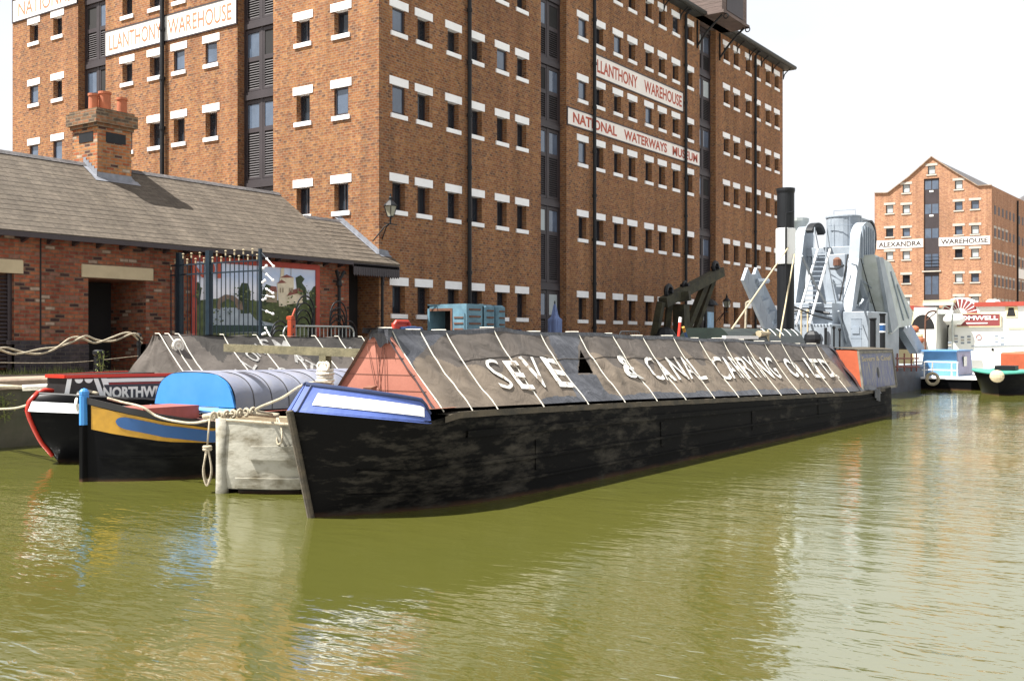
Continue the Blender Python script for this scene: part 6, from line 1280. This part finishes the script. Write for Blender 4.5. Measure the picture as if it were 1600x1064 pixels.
sbox(1400, 1428, 478, 484, XS - .5, XS + 5, 'side_roof', M['ship_red']); sbox(1400, 1428, 484, 592, XS - .45, XS + 5, 'end_block', M['ship_cream'])
sbox(1522, 1720, 472.5, 476, XS - .12, XS + 8.9, 'roof', M['ship_red']); sbox(1442, 1490, 469.5, 473, XS - .7, XS + 2, 'canopy', M['ship_cream'])
q = MB(); cy, cz = yv(1442, 511, XS - .62); q.poly([(XS - .62, cy - .62 * math.cos(a), cz - .1 + .8 * math.sin(a)) for a in ls(0, math.pi, 16)]); q.build('arched_opening', M['recess_dark'], sh)
for u, v, r_, c in ((1429, 514, .22, 'terracotta'), (1436, 531, .25, 'terracotta'), (1436, 524, .2, 'ship_cream')): cy, cz = yv(u, v, XS - .8); q = MB(); q.ball((XS - .8, cy, cz), r_, 10, sq=(.7, 1.2, .9)); tag(q.build('life_buoy', M[c], sh))
# paddle box
cy, cz = yv(1500, 491); R_ = abs(yv(1531, 491)[0] - cy); q = MB(); q.prism([(XS - .05, cy + R_ * math.cos(a), cz + R_ * .92 * math.sin(a)) for a in ls(0, math.pi, 32)], (1.2, 0, 0)); pb_ = q.build('paddle_box', M['ship_white'], sh)
for k in range(11): a0 = math.pi * (k + .14) / 11; a1_ = math.pi * (k + .86) / 11; q = MB(); q.poly([(XS - .056, cy + R_ * f * math.cos(a), cz + R_ * .92 * f * math.sin(a)) for f, a in ((.36, a0), (.9, a0), (.9, (a0 + a1_) / 2), (.9, a1_), (.36, a1_))]); q.build('fan_panel', M['maroon'], pb_)
nb = sbox(1495, 1562, 491.5, 509, XS - .1, XS - .058, 'name_board', M['maroon']); q = MB(); ya, za = yv(1562.5, 509.5, XS - .1); yb, zb_ = yv(1495, 491, XS - .1)
for bb_ in ((ya - .05, yb, zb_, zb_ + .04), (ya - .05, yb, za - .04, za), (ya - .06, ya, za, zb_)): q.box(XS - .12, XS - .062, *bb_)
q.build('board_edge', M['ship_cream'], nb)
q = MB(); y0_, z0_ = yv(1483, 500.5, XS - .11); y1_, z1_ = yv(1559.5, 493, XS - .11); text_on(q, 'CROMWELL', lambda a, b2: (XS - .113, lerp(y0_, y1_, a), lerp(z0_, z1_, b2)), .03)
ya, za = yv(1510, 506, XS - .11); yb, zb_ = yv(1543, 504, XS - .11); q.box(XS - .115, XS - .102, yb, ya, za, zb_); q.build('lettering', M['white_bright'], nb)
q = MB(); cy, cz = yv(1489, 499, XS - .45); q.tube([(XS - .45, cy + .5, cz), (XS - .45, cy + .3, cz), (XS - .45, cy - .4, cz), (XS - .45, cy - .62, cz)], [.1, .32, .32, .1], 14); q.build('raft_canister', M['ship_white'], sh, smooth=True)
wi = sbox(1571, 1590, 479, 496, XS - .02, XS + .01, 'window', M['ship_cream']); ya, za = yv(1587, 494, XS - .03); yb, zb_ = yv(1573, 481, XS - .03); q = MB(); q.quad((XS - .03, ya, za), (XS - .03, yb, za), (XS - .03, yb - .1, zb_), (XS - .03, ya + .1, zb_)); q.build('pane', M['recess_dark'], wi)
sbox(1575, 1720, 510.5, 513, XS - .05, XS, 'trim_line', M['ship_cream']); q = MB()
for u, v in ((1509, 549), (1551, 546)): cy, cz = yv(u, v); q.ball((XS, cy, cz), .08, 8)
q.build('porthole', M['iron'], sh)
for u, v0 in ((1494, 525), (1504, 527), (1514, 526), (1557, 525), (1566, 528), (1484, 535)):
    for k in range(3): cy, cz = yv(u, v0 + 4.5 * k); q = MB(); q.box(XS - .015, XS - .001, cy - .09, cy + .09, cz - .05, cz + .05); q.build('small_plate', M['far_stone'] if k == 1 else M['dred3'], sh)
q = MB(); a_ = yv(1518, 541); b2_ = yv(1600, 539); q.beam((XS - .02, a_[0], a_[1]), (XS - .02, b2_[0], b2_[1]), .04, .05); q.build('rubbing_line', M['dred3'], sh)
q = MB(); cy, cz = yv(1529.5, 527, XS - .01); q.torus((XS - .01, cy, cz), .14, .02, 'x', 18, 6); q.build('emblem_ring', M['maroon'], sh)
for u in (1544, 1549): 
    pass
for u0_, u1_, v in ((1540, 1558, 470.5), ): sbox(u0_, u1_, 468, 472.5, XS + .8, XS + 2, 'roof_dome', M['ship_white'], ch=.1)
q = MB(); pts_ = [onX(u, v, XS - 1.2) for u, v in ((1446, 550), (1446, 502), (1449, 490), (1457, 486), (1463, 487))]; q.tube(curve(pts_, 20), .05, 6); q.tube([onX(1447, 501, XS - 1.2), onX(1463, 488, XS - 1.2)], .03, 6); q.tube([pts_[0], (pts_[0][0], pts_[0][1], .3)], .05, 6); q.build('davit', M['rust'], sh)
q = MB(); q.beam(onX(1442, 475.5, XS - 1.5), onX(1490, 474.5, XS - 1.5), .12, .16); q.beam(onX(1466, 487, XS - 1.5), onX(1490, 488, XS - 1.5), .2, .25); q.tube([onX(1486, 488, XS - 1.5), onX(1489, 474, XS - 1.5)], .06, 6); q.tube([onX(1488, 490, XS - 1.5), onX(1489, 592, XS + .3)], .05, 6); q.build('crane_arm', M['dred2'], sh)
# ================================================================== DISTANT WAREHOUSE
A = P(1549.5, 541, 120); A[2] = G; Lc = P(1366.5, 541, 126.8); Lc[2] = G
e1 = (Lc - A); W_ = float(np.hypot(e1[0], e1[1])); e1 = e1 / W_; nrm = np.array([e1[1], -e1[0], 0.0]); nrm = nrm if (CAM - A) @ nrm > 0 else -nrm
aw = thing('distant_warehouse', 'brick gabled warehouse across the basin with two white name boards and a central hoist bay', 'warehouse', tuple(A))
def az(u, v): p = onPl(u, v, A, nrm); return float((p - A) @ e1), float(p[2])
def aw_(a, d, z): p = A + e1 * a - nrm * d; return (p[0], p[1], z)    # d inwards
gp = [(1366.5, 302.5), (1387, 302), (1420, 277), (1455.5, 245.5), (1490, 268), (1528, 291), (1549.5, 290)]
out_ = [az(*p) for p in gp]; H1 = out_[-1][1]; dR = np.array([P(1640, 330, 190)[0], P(1640, 330, 190)[1], 0]) - np.array([A[0], A[1], 0])
r2 = onPl(1595, 311, A, nrm); 
# side wall heads away towards a vanishing point at column 2050
vp = Fv + (2050 - 800) / f_px * Rv; dR = vp / np.linalg.norm(vp)
def sd(a, z): p = A + dR * a; return (p[0], p[1], z)
bw_ = sorted([az(1443.5, 350)[0], az(1467.5, 350)[0]]); zbt = az(1455, 279)[1]; zbb = az(1455, 423)[1]
cols_all = [(1390, [327, 363.5, 400, 436.5, 472]), (1416, [295, 327, 363, 399, 436, 471]), (1498, [289, 322, 360, 396, 434.5, 470]), (1523.5, [320, 359, 395.5, 434, 470]), (1455.5, [266])]
opn = []
for u, vs_ in cols_all:
    for v in vs_: a, z = az(u, v); opn.append((a - .42, a + .42, z - .5, z + .5))
opn_bay = (bw_[0], bw_[1], G, zbt)
ac = sorted({0.0, W_, *bw_, *[o[0] for o in opn], *[o[1] for o in opn], *[o[0] for o in out_]}); ac = [a for a in ac if -.01 <= a <= W_ + .01]
top_ = lambda a: float(np.interp(a, [o[0] for o in sorted(out_)], [o[1] for o in sorted(out_)]))
q = MB()
for i in range(len(ac) - 1):
    a0, a1_ = ac[i], ac[i + 1]; am = (a0 + a1_) / 2
    hs_ = sorted([(o[2], o[3]) for o in opn + [opn_bay] if o[0] - 1e-6 < am < o[1] + 1e-6])
    z = G - .05
    mg = []
    for h in hs_:
        if mg and h[0] < mg[-1][1]: mg[-1] = (mg[-1][0], max(mg[-1][1], h[1]))
        else: mg.append(h)
    for h in mg:
        if h[0] > z: q.quad(aw_(a0, 0, z), aw_(a1_, 0, z), aw_(a1_, 0, h[0]), aw_(a0, 0, h[0]))
        z = h[1]
    q.quad(aw_(a0, 0, z), aw_(a1_, 0, z), aw_(a1_, 0, top_(a1_)), aw_(a0, 0, top_(a0)))
for o in opn + [opn_bay]:
    dd = .22
    for a in o[:2]: q.quad(aw_(a, 0, o[2]), aw_(a, dd, o[2]), aw_(a, dd, o[3]), aw_(a, 0, o[3]))
    q.quad(aw_(o[0], 0, o[2]), aw_(o[1], 0, o[2]), aw_(o[1], dd, o[2]), aw_(o[0], dd, o[2])); q.quad(aw_(o[0], 0, o[3]), aw_(o[1], 0, o[3]), aw_(o[1], dd, o[3]), aw_(o[0], dd, o[3])); q.quad(aw_(o[0], dd, o[2]), aw_(o[1], dd, o[2]), aw_(o[1], dd, o[3]), aw_(o[0], dd, o[3]))
LS = 46
q.quad(sd(0, G), sd(LS, G), sd(LS, H1), sd(0, H1)); pb0 = np.array(aw_(W_, 0, 0)); 
q.quad((pb0[0], pb0[1], G), tuple((pb0 + dR * LS)[:2]) + (G,), tuple((pb0 + dR * LS)[:2]) + (out_[0][1],), (pb0[0], pb0[1], out_[0][1]))
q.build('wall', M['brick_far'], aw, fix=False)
q = MB(); so_ = sorted(out_)
for (a0, z0_), (a1_, z1_) in zip(so_[:-1], so_[1:]):
    q.beam(aw_(a0, -.02, z0_ + .04), aw_(a1_, -.02, z1_ + .04), .3, .09)
q.build('coping', M['coping'], aw)
q = MB(); R1 = [az(1527, 291), az(1455.5, 245.5), az(1388, 302)]
for (a0, z0_), (a1_, z1_) in zip(R1[:-1], R1[1:]):
    p0_, p1_ = np.array(aw_(a0, .1, z0_ - .05)), np.array(aw_(a1_, .1, z1_ - .05)); q.quad(p0_, p1_, p1_ + dR * LS, p0_ + dR * LS)
q.build('roof', M['slate_dark'], aw)
for o in opn:
    fr = MB(); w_ = .07
    for bb2 in ((o[0], o[0] + w_, o[2], o[3]), (o[1] - w_, o[1], o[2], o[3]), (o[0] + w_, o[1] - w_, o[3] - w_, o[3]), (o[0] + w_, o[1] - w_, o[2], o[2] + w_)): fr.prism([aw_(bb2[0], .14, bb2[2]), aw_(bb2[1], .14, bb2[2]), aw_(bb2[1], .14, bb2[3]), aw_(bb2[0], .14, bb2[3])], tuple(-nrm * .06))
    wo = fr.build('window', M['frame_dark'], aw)
    q = MB(); q.quad(aw_(o[0] + w_, .17, o[2] + w_), aw_(o[1] - w_, .17, o[2] + w_), aw_(o[1] - w_, .17, o[3] - w_), aw_(o[0] + w_, .17, o[3] - w_)); q.build('pane', random.choice([M['glass_sky_tint'], M['glass'], M['glass_sky_tint'], M['blind']]), wo)
    q = MB(); q.prism([aw_(o[0] - .24, -.03, o[3]), aw_(o[1] + .24, -.03, o[3]), aw_(o[1] + .24, -.03, o[3] + .28), aw_(o[0] - .24, -.03, o[3] + .28)], tuple(-nrm * .1)); q.build('lintel', M['far_stone'], wo)
    q = MB(); q.prism([aw_(o[0] - .14, -.07, o[2] - .16), aw_(o[1] + .14, -.07, o[2] - .16), aw_(o[1] + .14, -.07, o[2]), aw_(o[0] - .14, -.07, o[2])], tuple(-nrm * .1)); q.build('sill', M['far_stone'], wo)
q = MB(); q.prism([aw_(bw_[0] + .01, .14, G), aw_(bw_[1] - .01, .14, G), aw_(bw_[1] - .01, .14, zbt), aw_(bw_[0] + .01, .14, zbt)], tuple(-nrm * .06)); bay = q.build('loading_bay', M['purple_brown'], aw)
for v0, v1 in ((282, 296), (319, 334), (357, 372), (397, 418), (431, 460)):
    z1_, z0_ = az(1455, v0)[1], az(1455, v1)[1]; m_ = (bw_[0] + bw_[1]) / 2
    for a0, a1_ in ((bw_[0] + .12, m_ - .06), (m_ + .06, bw_[1] - .12)): q = MB(); q.quad(aw_(a0, .13, z0_), aw_(a1_, .13, z0_), aw_(a1_, .13, z1_), aw_(a0, .13, z1_)); q.build('pane', M['glass_sky_tint'], bay)
for v in (299, 337): a, z = az(1455, v); q = MB(); q.prism([aw_(a - .22, .1, z - .1), aw_(a + .22, .1, z - .1), aw_(a + .22, .1, z + .1), aw_(a - .22, .1, z + .1)], tuple(-nrm * .04)); q.build('lamp', M['white_bright'], bay)
q = MB(); 
for v in (402, 407, 412, 417, 422): z = az(1455, v)[1]; q.tube([aw_(bw_[0], -.04, z), aw_(bw_[1], -.04, z)], .03, 5)
q.build('balcony_rail', M['iron'], aw); z = zbb; q = MB(); q.prism([aw_(bw_[0] - .2, -.1, z - .15), aw_(bw_[1] + .2, -.1, z - .15), aw_(bw_[1] + .2, -.1, z), aw_(bw_[0] - .2, -.1, z)], tuple(-nrm * .2)); q.build('sill', M['far_stone'], aw)
for (u0, u1, v0l, v0r, v1l, v1r, s_) in ((1370, 1442.5, 376.5, 373.5, 389.5, 386.5, 'ALEXANDRA'), (1467, 1547, 371.8, 368.8, 385, 381.5, 'WAREHOUSE')):
    c4 = [az(u0, v1l), az(u1, v1r), az(u1, v0r), az(u0, v0l)]; q = MB(); q.prism([aw_(a, -.05, z) for a, z in c4], tuple(-nrm * .04)); sg = q.build('sign_board', M['sign_left'], aw)
    q = MB(); lw = lambda x, y: (lambda l_, r_: aw_(lerp(l_[0], r_[0], x), -.06, lerp(l_[1], r_[1], x)))((lerp(c4[0][0], c4[3][0], y), lerp(c4[0][1], c4[3][1], y)), (lerp(c4[1][0], c4[2][0], y), lerp(c4[1][1], c4[2][1], y)))
    text_on(q, s_, lambda x, y: lw(.04 + .92 * x, .2 + .6 * y), .03); q.build('lettering', M['frame_dark'], sg)
# side windows, drainpipe, board
q_side = 0
for v in (1.6, 4.3, 7.0, 9.8, 12.6, 15.2):
    for k in range(14):
        a = 1.2 + k * 1.9 + (1.2 if k > 5 else 0); fr = MB(); e_ = .03; pn = np.array([dR[1], -dR[0], 0]); pn = pn if (CAM - A) @ pn > 0 else -pn
        def s3(x, z, o_=.0): p = A + dR * x + pn * o_; return (p[0], p[1], z)
        fr.prism([s3(a, G + v, .02), s3(a + .8, G + v, .02), s3(a + .8, G + v + 1.0, .02), s3(a, G + v + 1.0, .02)], tuple(-pn * .03)); wo = fr.build('window', M['frame_dark'], aw)
        if q_side < 60:
            q = MB(); q.prism([s3(a - .25, G + v + 1.0, .03), s3(a + 1.05, G + v + 1.0, .03), s3(a + 1.05, G + v + 1.28, .03), s3(a - .25, G + v + 1.28, .03)], tuple(-pn * .1)); q.build('lintel', M['far_stone'], wo)
            q = MB(); q.prism([s3(a - .15, G + v - .16, .06), s3(a + .95, G + v - .16, .06), s3(a + .95, G + v, .06), s3(a - .15, G + v, .06)], tuple(-pn * .1)); q.build('sill', M['far_stone'], wo); q_side += 1
        if k > 8 and v < 2: pass
q = MB(); q.tube([s3(12.9, G, .1), s3(12.9, H1 - .4, .1)], .1, 6); q.build('drainpipe', M['iron'], aw)
q = MB(); q.prism([s3(13.6, G + 8.4, .06), s3(24, G + 8.4, .06), s3(24, G + 9.6, .06), s3(13.6, G + 9.6, .06)], tuple(-pn * .04)); q.build('sign_board', M['sign_left'], aw)
# next warehouse along the far quay: pitched roof showing beyond
nx = thing('far_building', 'dark roofed brick building behind the gabled warehouse at the right edge', 'building', tuple(A + dR * 50))
B0_ = A + dR * 47; n2_ = pn
q = MB(); 
def b3(x, d, z): p = B0_ + dR * x + pn * d; return (p[0], p[1], z)
hh = H1 - .6
q.add([b3(0, 1, G), b3(40, 1, G), b3(40, -14, G), b3(0, -14, G), b3(0, 1, hh), b3(40, 1, hh), b3(40, -14, hh), b3(0, -14, hh)], [(0, 1, 5, 4), (1, 2, 6, 5), (2, 3, 7, 6), (3, 0, 4, 7)]); q.build('wall', M['brick_far'], nx)
q = MB(); q.quad(b3(-1, 2, hh), b3(41, 2, hh), b3(38, -6.5, hh + 5.5), b3(3, -6.5, hh + 5.5)); q.poly([b3(-1, 2, hh), b3(3, -6.5, hh + 5.5), b3(-1, -15, hh)]); q.quad(b3(-1, -15, hh), b3(41, -15, hh), b3(38, -6.5, hh + 5.5), b3(3, -6.5, hh + 5.5)); q.build('roof', M['slate_dark'], nx)
